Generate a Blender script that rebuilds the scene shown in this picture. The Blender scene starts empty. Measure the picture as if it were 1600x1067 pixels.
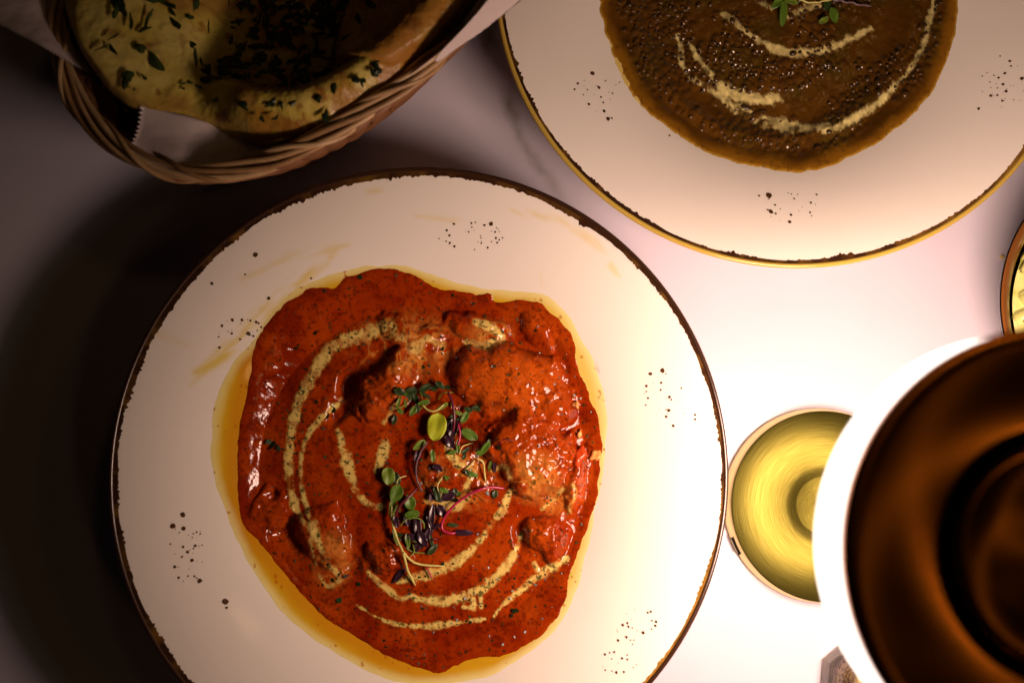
import bpy, bmesh, math, random
import numpy as np
from mathutils import Vector, Matrix

# ------------------------------------------------------------------ camera, world, lights, exposure
scene = bpy.context.scene
COL = scene.collection
F0 = 1555.0                      # focal length in photo pixels (35 mm lens on a 36 mm wide sensor)
CH, TX, TY = 0.51216, 0.09828, -0.0100
RX = np.array([[1, 0, 0], [0, math.cos(TX), -math.sin(TX)], [0, math.sin(TX), math.cos(TX)]])
RY = np.array([[math.cos(TY), 0, math.sin(TY)], [0, 1, 0], [-math.sin(TY), 0, math.cos(TY)]])
RC = RY @ RX

cam_d = bpy.data.cameras.new("camera")
cam = bpy.data.objects.new("camera", cam_d)
COL.objects.link(cam)
cam.matrix_world = Matrix.Translation((0, 0, CH)) @ Matrix(RC.tolist()).to_4x4()
cam_d.sensor_width = 36.0
cam_d.lens = 36.0 * F0 / 1600.0
cam_d.clip_start = 0.01
cam_d.clip_end = 50.0
cam_d.dof.use_dof = True
cam_d.dof.focus_distance = 0.492
cam_d.dof.aperture_fstop = 4.6
scene.camera = cam

world = bpy.data.worlds.new("World")
scene.world = world
world.use_nodes = True
bg = world.node_tree.nodes["Background"]
bg.inputs[0].default_value = (0.75, 0.5, 0.42, 1)
bg.inputs[1].default_value = 0.002

scene.view_settings.view_transform = 'Standard'
scene.view_settings.look = 'None'
scene.view_settings.exposure = 0.0
scene.view_settings.gamma = 1.0
scene.cycles.use_denoising = True
scene.cycles.max_bounces = 8
scene.cycles.sample_clamp_indirect = 4.0

LAMP_SIDE, LAMP_BOTTOM = 3.5, 46.0
LAMP_COL = (1.0, 0.68, 0.53)

def ceiling_light(x, y, z, power, radius, col):
    d = bpy.data.lights.new("ceiling_light", 'POINT')
    d.energy = power
    d.shadow_soft_size = radius
    d.color = col
    o = bpy.data.objects.new("ceiling_light", d)
    COL.objects.link(o)
    o.location = (x, y, z)
ceiling_light(1.25, -0.95, 1.8, 1.9, 0.11, (1.0, 0.55, 0.2))
ceiling_light(0.75, 0.75, 1.8, 1.1, 0.10, (1.0, 0.55, 0.2))
ceiling_light(1.9, 0.1, 1.8, 1.3, 0.10, (1.0, 0.55, 0.2))

# ------------------------------------------------------------------ helpers
rng = np.random.default_rng(7)
random.seed(7)

def W(px, py, z=0.0):
    """photo pixel -> point of the horizontal plane at height z"""
    px = np.asarray(px, float); py = np.asarray(py, float); z = np.asarray(z, float)
    d = np.stack([(px - 800) / F0, -(py - 533.5) / F0, -np.ones_like(px)], -1) @ RC.T
    t = (z - CH) / d[..., 2]
    return t * d[..., 0], t * d[..., 1]

def P(px, py, z=0.0):
    x, y = W(px, py, z)
    return Vector((float(x), float(y), float(z)))

_tab = np.random.default_rng(3).random((16, 257, 257))
def vnoise(x, y, s=0):
    xi = np.floor(x).astype(int); yi = np.floor(y).astype(int)
    fx = x - xi; fy = y - yi
    fx = fx * fx * fx * (fx * (fx * 6 - 15) + 10); fy = fy * fy * fy * (fy * (fy * 6 - 15) + 10)
    T = _tab[s % 16]; a = xi % 256; b = yi % 256
    return ((T[a, b] * (1 - fx) + T[a + 1, b] * fx) * (1 - fy) + (T[a, b + 1] * (1 - fx) + T[a + 1, b + 1] * fx) * fy) * 2 - 1

def fbm(x, y, scale, octv=4, s=0, gain=0.5):
    v = 0; a = 1; n = 0
    for k in range(octv):
        v = v + a * vnoise(x / scale * 2 ** k + 17.3 * k, y / scale * 2 ** k + 5.1 * k, s + k)
        n += a; a *= gain
    return v / n

def sstep(a, b, x):
    t = np.clip((x - a) / (b - a), 0, 1)
    return t * t * (3 - 2 * t)

def mix(a, b, t):
    t = np.asarray(t)[..., None]
    return a * (1 - t) + np.asarray(b) * t

def seg_dist(U, V, pts, widths=None):
    """distance to a polyline and the width interpolated there"""
    best = np.full(U.shape, 1e9); wid = np.ones(U.shape)
    pts = np.asarray(pts, float)
    for k in range(len(pts) - 1):
        a, b = pts[k], pts[k + 1]
        ab = b - a; L = ab @ ab + 1e-9
        t = np.clip(((U - a[0]) * ab[0] + (V - a[1]) * ab[1]) / L, 0, 1)
        d = np.hypot(U - a[0] - t * ab[0], V - a[1] - t * ab[1])
        m = d < best
        best = np.where(m, d, best)
        if widths is not None:
            wid = np.where(m, widths[k] * (1 - t) + widths[k + 1] * t, wid)
    return best, wid

def smooth_poly(pts, n=8, closed=True):
    pts = [np.asarray(p, float) for p in pts]; out = []
    N = len(pts)
    rngk = range(N) if closed else range(N - 1)
    for k in rngk:
        if closed:
            p0, p1, p2, p3 = pts[k - 1], pts[k], pts[(k + 1) % N], pts[(k + 2) % N]
        else:
            p0, p1, p2, p3 = pts[max(k - 1, 0)], pts[k], pts[k + 1], pts[min(k + 2, N - 1)]
        for i in range(n):
            t = i / n
            out.append(0.5 * ((2 * p1) + (-p0 + p2) * t + (2 * p0 - 5 * p1 + 4 * p2 - p3) * t * t + (-p0 + 3 * p1 - 3 * p2 + p3) * t ** 3))
    if not closed: out.append(pts[-1])
    return np.array(out)

def signed_dist(U, V, poly):
    """positive inside the closed polygon"""
    q = np.vstack([poly, poly[:1]])
    d, _ = seg_dist(U, V, q)
    ins = np.zeros(U.shape, bool)
    for k in range(len(poly)):
        (x1, y1), (x2, y2) = q[k], q[k + 1]
        if y1 == y2: continue
        c = ((y1 > V) != (y2 > V)) & (U < (x2 - x1) * (V - y1) / (y2 - y1) + x1)
        ins ^= c
    return np.where(ins, d, -d)

# ---- objects
def tag(o, label=None, cat=None, group=None, kind=None):
    if label: o['label'] = label
    if cat: o['category'] = cat
    if group: o['group'] = group
    if kind: o['kind'] = kind
    return o

def empty(name, loc=(0, 0, 0)):
    o = bpy.data.objects.new(name, None)
    o.empty_display_size = 0.02
    COL.objects.link(o)
    o.location = loc
    return o

def link(name, me, mat=None, parent=None):
    o = bpy.data.objects.new(name, me)
    COL.objects.link(o)
    if mat and not me.materials: me.materials.append(mat)
    if parent is not None:
        o.parent = parent
        o.matrix_parent_inverse = Matrix.Translation(-wpos(parent))
    return o

def wpos(o):
    v = Vector(o.location)
    while o.parent is not None:
        v = v + o.parent.location - 0 * v if False else v
        o = o.parent
    return v

def mesh_np(name, verts, faces, mat=None, parent=None, col=None, smooth=True, normals=None):
    """verts Nx3, faces Mx4 or Mx3 index arrays (or a list of index lists)"""
    me = bpy.data.meshes.new(name)
    if isinstance(faces, np.ndarray):
        v = np.asarray(verts, np.float32)
        k = faces.shape[1]
        me.vertices.add(len(v)); me.vertices.foreach_set('co', v.ravel())
        me.loops.add(faces.size); me.loops.foreach_set('vertex_index', faces.astype(np.int32).ravel())
        me.polygons.add(len(faces)); me.polygons.foreach_set('loop_start', np.arange(len(faces), dtype=np.int32) * k)
        me.update(calc_edges=True)
        me.validate()
    else:
        me.from_pydata([tuple(map(float, p)) for p in verts], [], [list(map(int, f)) for f in faces])
        me.update()
    if col is not None:
        a = me.color_attributes.new('col', 'FLOAT_COLOR', 'POINT')
        c = np.ones((len(me.vertices), 4), np.float32); c[:, :3] = col
        a.data.foreach_set('color', c.ravel())
    if smooth:
        me.polygons.foreach_set('use_smooth', np.ones(len(me.polygons), bool))
    if normals is not None:
        me.normals_split_custom_set_from_vertices([tuple(n) for n in normals])
    return link(name, me, mat, parent)

def lathe(name, prof, cx, cy, n=128, mat=None, parent=None, smooth=True, close=False):
    """prof: list of (r, z), turned about the vertical through (cx, cy)"""
    pr = np.asarray(prof, float); m = len(pr)
    th = np.linspace(0, 2 * np.pi, n, endpoint=False)
    X = cx + pr[:, 0][:, None] * np.cos(th); Y = cy + pr[:, 0][:, None] * np.sin(th)
    Z = np.repeat(pr[:, 1][:, None], n, 1)
    v = np.stack([X, Y, Z], -1).reshape(-1, 3)
    i, j = np.meshgrid(np.arange(m if close else m - 1), np.arange(n), indexing='ij')
    a = i * n + j; b = i * n + (j + 1) % n; i2 = (i + 1) % m
    c = i2 * n + (j + 1) % n; d = i2 * n + j
    f = np.stack([a, b, c, d], -1).reshape(-1, 4)
    o = mesh_np(name, v, f, mat, parent, smooth=smooth)
    if smooth:
        o.data.set_sharp_from_angle(angle=math.radians(38))
    return o

def tube_geo(pts, rad, n=8, taper=True):
    pts = [Vector(p) for p in pts]; N = len(pts); v = []; f = []
    rad = [float(q) for q in rad] if hasattr(rad, '__len__') else [float(rad)] * N
    up = Vector((0, 0, 1))
    for k in range(N):
        t = (pts[min(k + 1, N - 1)] - pts[max(k - 1, 0)]).normalized()
        s = t.cross(up)
        if s.length < 1e-4: s = t.cross(Vector((1, 0, 0)))
        s.normalize(); w = s.cross(t)
        for i in range(n):
            a = 2 * math.pi * i / n
            v.append(pts[k] + rad[k] * (math.cos(a) * s + math.sin(a) * w))
    for k in range(N - 1):
        for i in range(n):
            f.append((k * n + i, k * n + (i + 1) % n, (k + 1) * n + (i + 1) % n, (k + 1) * n + i))
    f.append(tuple(range(n))[::-1]); f.append(tuple(range((N - 1) * n, N * n)))
    return v, f

def tube(name, pts, rad, mat, parent=None, n=8):
    v, f = tube_geo(pts, rad, n)
    return mesh_np(name, v, f, mat, parent)

class Bag:
    def __init__(s): s.v = []; s.f = []
    def add(s, v, f):
        o = len(s.v); s.v += [tuple(p) for p in v]; s.f += [tuple(i + o for i in q) for q in f]
    def build(s, name, mat, parent=None, smooth=True): return mesh_np(name, s.v, s.f, mat, parent, smooth=smooth)

# ------------------------------------------------------------------ materials
def mat_new(name, color=(.8, .8, .8), rough=0.5, metal=0.0, spec=0.5, coat=0.0, trans=0.0, ior=1.45):
    m = bpy.data.materials.new(name); m.use_nodes = True
    b = m.node_tree.nodes['Principled BSDF']
    b.inputs['Base Color'].default_value = (*color, 1)
    b.inputs['Roughness'].default_value = rough
    b.inputs['Metallic'].default_value = metal
    b.inputs['Specular IOR Level'].default_value = spec
    b.inputs['Coat Weight'].default_value = coat
    b.inputs['Coat Roughness'].default_value = 0.08
    b.inputs['Transmission Weight'].default_value = trans
    b.inputs['IOR'].default_value = ior
    return m

def N(m, t, **kw):
    n = m.node_tree.nodes.new(t)
    for k, v in kw.items():
        if k in n.inputs: n.inputs[k].default_value = v
        else: setattr(n, k, v)
    return n
def L(m, a, b): m.node_tree.links.new(a, b)
def bsdf(m): return m.node_tree.nodes['Principled BSDF']
def objco(m): return N(m, 'ShaderNodeTexCoord').outputs['Object']
def ramp(m, fac, stops):
    r = N(m, 'ShaderNodeValToRGB')
    e = r.color_ramp.elements
    while len(e) < len(stops): e.new(0.5)
    for el, (p, c) in zip(e, stops): el.position = p; el.color = (*c, 1)
    L(m, fac, r.inputs[0]); return r.outputs[0]
def add_bump(m, scale, dist, detail=3.0, stretch=None, strength=1.0):
    co = objco(m)
    if stretch:
        mp = N(m, 'ShaderNodeMapping'); mp.inputs['Scale'].default_value = stretch
        L(m, co, mp.inputs[0]); co = mp.outputs[0]
    t = N(m, 'ShaderNodeTexNoise', Scale=scale, Detail=detail)
    L(m, co, t.inputs['Vector'])
    b = N(m, 'ShaderNodeBump', Strength=strength, Distance=dist)
    L(m, t.outputs[0], b.inputs['Height']); L(m, b.outputs[0], bsdf(m).inputs['Normal'])
    return t
def attr_mat(name, rough, bump=None, sss=0.0, coat=0.0, spec=0.5, rough_var=0.0):
    m = mat_new(name, rough=rough, spec=spec, coat=coat)
    a = N(m, 'ShaderNodeAttribute', attribute_name='col')
    L(m, a.outputs['Color'], bsdf(m).inputs['Base Color'])
    if bump: add_bump(m, bump[0], bump[1])
    if sss:
        bsdf(m).inputs['Subsurface Weight'].default_value = sss
        bsdf(m).inputs['Subsurface Scale'].default_value = 0.003
        bsdf(m).inputs['Subsurface Radius'].default_value = (1, .35, .15)
    if rough_var:
        t = N(m, 'ShaderNodeTexNoise', Scale=140.0, Detail=2.0)
        L(m, objco(m), t.inputs['Vector'])
        r = N(m, 'ShaderNodeMapRange'); r.inputs[1].default_value = .3; r.inputs[2].default_value = .7
        r.inputs[3].default_value = max(rough - rough_var, .03); r.inputs[4].default_value = rough + rough_var
        L(m, t.outputs[0], r.inputs[0]); L(m, r.outputs[0], bsdf(m).inputs['Roughness'])
    return m
def emit_mat(name, col, s):
    m = mat_new(name, (0.9, 0.9, 0.9), 0.4)
    bsdf(m).inputs['Emission Color'].default_value = (*col, 1)
    bsdf(m).inputs['Emission Strength'].default_value = s
    return m

# marble table top
M_table = mat_new('marble', rough=0.2)
def marble_nodes(m):
    co = objco(m)
    nz = N(m, 'ShaderNodeTexNoise', Scale=9.0, Detail=5.0); L(m, co, nz.inputs['Vector'])
    sub = N(m, 'ShaderNodeVectorMath', operation='SUBTRACT'); L(m, nz.outputs['Color'], sub.inputs[0]); sub.inputs[1].default_value = (.5, .5, .5)
    sc = N(m, 'ShaderNodeVectorMath', operation='SCALE'); sc.inputs['Scale'].default_value = 0.07; L(m, sub.outputs[0], sc.inputs[0])
    ad = N(m, 'ShaderNodeVectorMath', operation='ADD'); L(m, co, ad.inputs[0]); L(m, sc.outputs[0], ad.inputs[1])
    tot = None
    a = P(765, 40); b = P(880, 310)
    d = (b - a).normalized(); nrm = Vector((-d.y, d.x, 0))
    lines = [(nrm, nrm.dot(a), .0030, .85)]
    for nv, c, w, s in lines:
        dt = N(m, 'ShaderNodeVectorMath', operation='DOT_PRODUCT'); L(m, ad.outputs[0], dt.inputs[0]); dt.inputs[1].default_value = nv
        sb = N(m, 'ShaderNodeMath', operation='SUBTRACT'); L(m, dt.outputs['Value'], sb.inputs[0]); sb.inputs[1].default_value = c
        ab = N(m, 'ShaderNodeMath', operation='ABSOLUTE'); L(m, sb.outputs[0], ab.inputs[0])
        mr = N(m, 'ShaderNodeMapRange', interpolation_type='SMOOTHSTEP'); L(m, ab.outputs[0], mr.inputs[0])
        mr.inputs[1].default_value = w * 2.2; mr.inputs[2].default_value = 0.0; mr.inputs[3].default_value = 0.0; mr.inputs[4].default_value = s
        if tot is None: tot = mr.outputs[0]
        else:
            mx = N(m, 'ShaderNodeMath', operation='MAXIMUM'); L(m, tot, mx.inputs[0]); L(m, mr.outputs[0], mx.inputs[1]); tot = mx.outputs[0]
    sp = N(m, 'ShaderNodeSeparateXYZ'); L(m, co, sp.inputs[0])          # the vein dies out towards the near side of the table
    fy = N(m, 'ShaderNodeMapRange', interpolation_type='SMOOTHSTEP'); L(m, sp.outputs[1], fy.inputs[0])
    fy.inputs[1].default_value = .02; fy.inputs[2].default_value = .10
    mf = N(m, 'ShaderNodeMath', operation='MULTIPLY'); L(m, tot, mf.inputs[0]); L(m, fy.outputs[0], mf.inputs[1]); tot = mf.outputs[0]
    n2 = N(m, 'ShaderNodeTexNoise', Scale=22.0, Detail=3.0); L(m, co, n2.inputs['Vector'])
    mr2 = N(m, 'ShaderNodeMapRange'); L(m, n2.outputs[0], mr2.inputs[0]); mr2.inputs[1].default_value = .38; mr2.inputs[2].default_value = .62
    ml = N(m, 'ShaderNodeMath', operation='MULTIPLY'); L(m, tot, ml.inputs[0]); L(m, mr2.outputs[0], ml.inputs[1])
    n3 = N(m, 'ShaderNodeTexNoise', Scale=5.0, Detail=4.0); L(m, co, n3.inputs['Vector'])
    base = ramp(m, n3.outputs[0], [(.3, (.55, .515, .60)), (.7, (.63, .585, .68))])
    mxc = N(m, 'ShaderNodeMix', data_type='RGBA')
    L(m, ml.outputs[0], mxc.inputs['Factor']); L(m, base, mxc.inputs['A']); mxc.inputs['B'].default_value = (.2, .19, .15, 1)
    L(m, mxc.outputs['Result'], bsdf(m).inputs['Base Color'])
marble_nodes(M_table)

M_plate = attr_mat('cream_glaze', 0.12, spec=0.5)
M_band = attr_mat('brown_glaze', 0.12, spec=0.6)
M_lip_lit = mat_new('lip_glaze_lit', (.48, .33, .06), 0.14, spec=0.6)  # rear plate's lip: lamp light catching the brown glaze, put into its colour
M_lip_shaded = mat_new('lip_glaze_shaded', (.035, .014, .006), 0.2, spec=0.8)  # same lip glaze, painted darker as turned away from the lamp
M_fleck = mat_new('brown_fleck', (.07, .03, .008), 0.25)
M_curry = attr_mat('curry_sauce', 0.09, bump=(300, .0002), spec=0.32, rough_var=.03)
M_oil = attr_mat('curry_oil', 0.08, spec=0.5)
M_dal = attr_mat('dal_sauce', 0.07, bump=(300, .00025), spec=0.4, rough_var=.04)
M_lentil = mat_new('lentil', (.034, .017, .004), 0.3, spec=0.5)
M_lentil2 = mat_new('lentil_coated', (.058, .025, .004), 0.28, spec=0.5)
M_herb = mat_new('herb', (.025, .05, .012), 0.35)
M_herb_dark = mat_new('herb_dark', (.010, .020, .006), 0.3)
M_naan = attr_mat('naan_bread', 0.34, bump=(420, .0004), spec=0.35, rough_var=.1)
M_wicker = mat_new('wicker', (.42, .25, .11), 0.38)
t_ = N(M_wicker, 'ShaderNodeTexNoise', Scale=60.0, Detail=4.0); L(M_wicker, objco(M_wicker), t_.inputs['Vector'])
L(M_wicker, ramp(M_wicker, t_.outputs[0], [(.3, (.30, .165, .07)), (.7, (.52, .33, .16))]), bsdf(M_wicker).inputs['Base Color'])
M_wicker_in = mat_new('wicker_inner', (.2, .085, .035), 0.45)
M_paper = mat_new('deli_paper', (.62, .52, .52), 0.55)
add_bump(M_paper, 55, .0016, 4)
M_gold = mat_new('brushed_gold', (.30, .25, .032), 0.50, metal=1.0)
M_gold_side = mat_new('satin_gold', (.80, .68, .30), 0.42, metal=1.0)
M_copper = mat_new('dark_copper', (.85, .30, .035), 0.24, metal=1.0)
bsdf(M_copper).inputs['Anisotropic'].default_value = .8
t_ = N(M_copper, 'ShaderNodeTangent', direction_type='RADIAL', axis='Z'); L(M_copper, t_.outputs[0], bsdf(M_copper).inputs['Tangent'])
M_black = mat_new('black_plastic', (.006, .005, .005), 0.7, spec=.1)
M_glow = emit_mat('frosted_diffuser', (1, .85, .75), LAMP_SIDE)
M_glow2 = emit_mat('frosted_panel', LAMP_COL, LAMP_BOTTOM)
M_added_baffle = mat_new('matt_added_baffle', (.06, .05, .045), .8, spec=.1)
M_glass = mat_new('clear_glass', (.96, .98, .96), 0.03, trans=1.0, ior=1.5)
M_spice = mat_new('ground_spice', (.2, .12, .07), 0.8)
t_ = N(M_spice, 'ShaderNodeTexVoronoi', Scale=900.0); L(M_spice, objco(M_spice), t_.inputs['Vector'])
L(M_spice, ramp(M_spice, t_.outputs['Color'], [(.25, (.10, .05, .03)), (.55, (.30, .19, .12)), (.8, (.55, .38, .14))]), bsdf(M_spice).inputs['Base Color'])
M_pickle = mat_new('pale_pickle', (.62, .60, .16), 0.22)
t_ = N(M_pickle, 'ShaderNodeTexNoise', Scale=120.0, Detail=4.0); L(M_pickle, objco(M_pickle), t_.inputs['Vector'])
L(M_pickle, ramp(M_pickle, t_.outputs[0], [(.3, (.40, .42, .09)), (.7, (.72, .68, .30))]), bsdf(M_pickle).inputs['Base Color'])
M_brown_in = mat_new('brown_stoneware', (.17, .06, .014), 0.15)
M_amber_in = mat_new('amber_stoneware', (.50, .25, .03), 0.2)

# brushed circular scratches on the lamp base
def brushed(m, cx, cy):
    co = objco(m)
    mp = N(m, 'ShaderNodeMapping'); mp.inputs['Location'].default_value = (-cx, -cy, 0); L(m, co, mp.inputs[0])
    ln = N(m, 'ShaderNodeVectorMath', operation='LENGTH'); L(m, mp.outputs[0], ln.inputs[0])
    gr = N(m, 'ShaderNodeTexGradient', gradient_type='RADIAL'); L(m, mp.outputs[0], gr.inputs[0])
    cb = N(m, 'ShaderNodeCombineXYZ')
    m1 = N(m, 'ShaderNodeMath', operation='MULTIPLY'); L(m, ln.outputs['Value'], m1.inputs[0]); m1.inputs[1].default_value = 3000
    m2 = N(m, 'ShaderNodeMath', operation='MULTIPLY'); L(m, gr.outputs['Fac'], m2.inputs[0]); m2.inputs[1].default_value = 14
    L(m, m1.outputs[0], cb.inputs[0]); L(m, m2.outputs[0], cb.inputs[1])
    nz = N(m, 'ShaderNodeTexNoise', Scale=1.0, Detail=3.0); L(m, cb.outputs[0], nz.inputs['Vector'])
    bp = N(m, 'ShaderNodeBump', Strength=.35, Distance=.0001); L(m, nz.outputs[0], bp.inputs['Height'])
    L(m, bp.outputs[0], bsdf(m).inputs['Normal'])
    L(m, ramp(m, nz.outputs[0], [(.3, (.105, .093, .016)), (.5, (.140, .125, .023)), (.7, (.18, .16, .034))]), bsdf(m).inputs['Base Color'])
    bsdf(m).inputs['Anisotropic'].default_value = 0.45
    tg = N(m, 'ShaderNodeTangent', direction_type='RADIAL', axis='Z')
    L(m, tg.outputs[0], bsdf(m).inputs['Tangent'])

# ------------------------------------------------------------------ the table
def rounded_slab(name, x0, x1, y0, y1, z0, z1, mat):
    bm = bmesh.new()
    bmesh.ops.create_cube(bm, size=1)
    for v in bm.verts:
        v.co = Vector((x0 + (v.co.x + .5) * (x1 - x0), y0 + (v.co.y + .5) * (y1 - y0), z0 + (v.co.z + .5) * (z1 - z0)))
    bmesh.ops.bevel(bm, geom=bm.edges[:], offset=0.004, segments=3, affect='EDGES')
    me = bpy.data.meshes.new(name); bm.to_mesh(me); bm.free()
    return link(name, me, mat)
tag(rounded_slab('table_top', -.55, .55, -.42, .58, -.03, 0, M_table), 'white marble table top with faint grey veins under all the dishes', 'table', kind='structure')

# ------------------------------------------------------------------ dinner plates
PR, PZ = 0.1426, 0.046
def plate_z(r):
    r = np.asarray(r, float)
    t = np.clip((r - .058) / (PR - .058), 0, 1.05)
    e = np.where(t < .12, t * t / .24, t - .06)          # eased start of the slope
    return .0062 + (PZ - .0062) * (.45 * e / .94 + .55 * (1 - np.clip(1 - e / .94, 0, 1) ** 1.8))

class Plate:
    def __init__(s, cx, cy, label, seed):
        s.cx, s.cy = cx, cy
        s.root = empty('dinner_plate', (cx, cy, 0))
        tag(s.root, label, 'plate', 'cream plates with a brown rim')
        s.seed = seed
    def on(s, px, py, dz=0.0):
        z = .02
        for _ in range(6):
            x, y = W(px, py, z)
            z = plate_z(np.hypot(x - s.cx, y - s.cy)) + dz
        x, y = W(px, py, z)
        return np.stack([np.asarray(x), np.asarray(y), np.asarray(z) + 0 * np.asarray(x)], -1)
    def body(s, stains):
        n = 480
        rs = np.concatenate([np.linspace(.004, .06, 12), np.linspace(.064, PR, 80)])
        th = np.linspace(0, 2 * np.pi, n, endpoint=False)
        top = np.stack(np.meshgrid(rs, th, indexing='ij'), -1)
        X = s.cx + top[..., 0] * np.cos(top[..., 1]); Y = s.cy + top[..., 0] * np.sin(top[..., 1]); Z = plate_z(top[..., 0])
        # lip, underside, foot ring
        und = [(PR + .0008, PZ - .0006), (PR + .0009, PZ - .0016), (PR - .0003, PZ - .0026), (PR - .02, .0185), (.075, .0045), (.066, .0022), (.064, .0005), (.060, .0005), (.058, .0026), (.004, .0028)]
        ur = np.array([u[0] for u in und]); uz = np.array([u[1] for u in und])
        X = np.vstack([X, s.cx + ur[:, None] * np.cos(th)]); Y = np.vstack([Y, s.cy + ur[:, None] * np.sin(th)]); Z = np.vstack([Z, np.repeat(uz[:, None], n, 1)])
        m = X.shape[0]
        v = np.stack([X, Y, Z], -1).reshape(-1, 3)
        col = np.tile(np.array([.80, .745, .68]), (len(v), 1))
        # food smears: stains on the glaze
        mot = fbm(v[:, 0], v[:, 1], .03, 3, 2)
        col *= (1 + .015 * mot)[:, None]
        for (pts, wd, st, c) in stains:
            q = np.array([s.on(a, b)[:2] for a, b in pts]); 
            d, w = seg_dist(v[:, 0], v[:, 1], q, [k * .00028 for k in wd])
            ang = math.atan2(q[-1][1] - q[0][1], q[-1][0] - q[0][0])
            uu = v[:, 0] * math.cos(ang) + v[:, 1] * math.sin(ang); vv = -v[:, 0] * math.sin(ang) + v[:, 1] * math.cos(ang)
            nz = fbm(uu, vv * 6, .014, 4, 5)
            k = min(1, st * 1.5) * sstep(1, .1, d / w) * sstep(-.35, .5, nz)
            k[len(rs) * n:] = 0
            col = mix(col, c, k)
        i, j = np.meshgrid(np.arange(m - 1), np.arange(n), indexing='ij')
        f = np.stack([i * n + j, i * n + (j + 1) % n, (i + 1) * n + (j + 1) % n, (i + 1) * n + j], -1).reshape(-1, 4)
        f = np.vstack([f, np.array([[0, 0, 0, 0]])])[:-1]
        s.body_o = mesh_np('plate_body', v, f[:, ::-1].copy() if False else f, M_plate, s.root, col=col)
        # close the tiny centre holes
        cap = Bag()
        for zc in (plate_z(0.0) , ):
            cap.add([(s.cx + .0041 * math.cos(t), s.cy + .0041 * math.sin(t), float(zc)) for t in np.linspace(0, 6.283, 24, endpoint=False)], [tuple(range(24))])
    def rim(s, width, lip, glint):
        """brown band with a brushed, toothed inner edge; glazed lip outside it"""
        n = 1500
        th = np.linspace(0, 2 * np.pi, n, endpoint=False)
        r_ = np.random.default_rng(s.seed)
        teeth = r_.random(n) ** 2
        teeth = .6 * teeth + .4 * np.roll(teeth, 1)
        wv = np.array([width(t) for t in th])
        low = fbm(np.cos(th) * 3 + 9, np.sin(th) * 3 + 9, .5, 3, s.seed); amp = .55 + 1.1 * np.clip(fbm(np.cos(th) * 6 + 9, np.sin(th) * 6 + 9, .35, 3, s.seed + 2), -.4, 1)
        w = wv * (.72 + .25 * low) + teeth * .0014 * amp * np.clip(wv / .0018, .4, 1.3)
        w = np.clip(w, .0006, None)
        rows = []
        for k in range(5):
            r = (PR - .0004) - w * (1 - k / 4)
            rows.append(np.stack([s.cx + r * np.cos(th), s.cy + r * np.sin(th), plate_z(r) + .00012], -1))
        V = np.concatenate(rows); m = 5
        i, j = np.meshgrid(np.arange(m - 1), np.arange(n), indexing='ij')
        f = np.stack([i * n + j, i * n + (j + 1) % n, (i + 1) * n + (j + 1) % n, (i + 1) * n + j], -1).reshape(-1, 4)
        thin = np.clip(glint(th) + .5 * fbm(np.cos(th) * 9, np.sin(th) * 9, .4, 3, 4), 0, 1)  # gold glint of the lamp, painted into the band colour as amber
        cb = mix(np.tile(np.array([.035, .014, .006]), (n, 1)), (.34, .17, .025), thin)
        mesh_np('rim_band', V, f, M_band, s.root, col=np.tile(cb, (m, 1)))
        a = np.linspace(0, 2 * np.pi, 10, endpoint=False)
        prof = [(PR + .0002 + .0012 * math.cos(t), PZ - .0005 + .0011 * math.sin(t)) for t in a]
        lathe('rim_lip', prof, s.cx, s.cy, 240, lip, s.root, close=True)
    def flecks(s, clusters):
        r_ = np.random.default_rng(s.seed + 50)
        for big, (cx, cy, rx, ry, n) in clusters:
            bag = Bag()
            pts = [(x, y, q) for x, y, q in big]
            for _ in range(n):
                a = r_.random() * 6.283; q = math.sqrt(r_.random())
                pts.append((cx + rx * q * math.cos(a), cy + ry * q * math.sin(a), .7 + 1.3 * r_.random() ** 2))
            for x, y, rad in pts:
                c = s.on(x, y, .00015)
                e = .0003 * s_r
                k = 9
                ring = []
                for t in range(k):
                    a = t * 6.283 / k; rr = rad * .00028 * (.8 + .4 * r_.random())
                    xx, yy = c[0] + rr * math.cos(a), c[1] + rr * math.sin(a)
                    ring.append((xx, yy, float(plate_z(math.hypot(xx - s.cx, yy - s.cy))) + .00015))
                bag.add(ring, [tuple(range(k))])
            tag(bag.build('speckle_print', M_fleck, s.root), kind='stuff')
s_r = 1.0

YEL = (.72, .55, .09)
plate1 = Plate(-.03841, -.01411, 'cream brown-rimmed plate under the red curry, in the middle of the table', 1)
plate1.body([
    ([(300, 600), (345, 555), (420, 480), (520, 395)], [10, 20, 26, 14], .5, YEL),
    ([(305, 580), (350, 555)], [10, 14], .6, YEL),
    ([(380, 440), (470, 400), (540, 385)], [14, 20, 14], .3, YEL),
    ([(575, 300), (600, 296)], [6, 5], .8, YEL),
    ([(650, 335), (720, 345)], [7, 8], .3, YEL),
    ([(800, 330), (880, 345), (930, 380), (965, 430)], [10, 12, 12, 8], .3, YEL),
    ([(845, 420), (848, 445)], [4, 6], .5, YEL),
    ([(920, 540), (935, 580)], [5, 6], .6, (.4, .2, .03)),
    ([(240, 525), (280, 540)], [20, 25], .18, YEL)])
def w1(t):
    # th measured counter-clockwise from +x; band narrower on the lamp side
    a = math.degrees(t) % 360
    d = min(abs(a - 352), 360 - abs(a - 352))
    return .0031 - .0018 * max(0, 1 - d / 75)
plate1.rim(w1, M_lip_shaded, lambda t: .75 * np.exp(-((np.degrees(t) - 325) / 24) ** 2))
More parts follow.
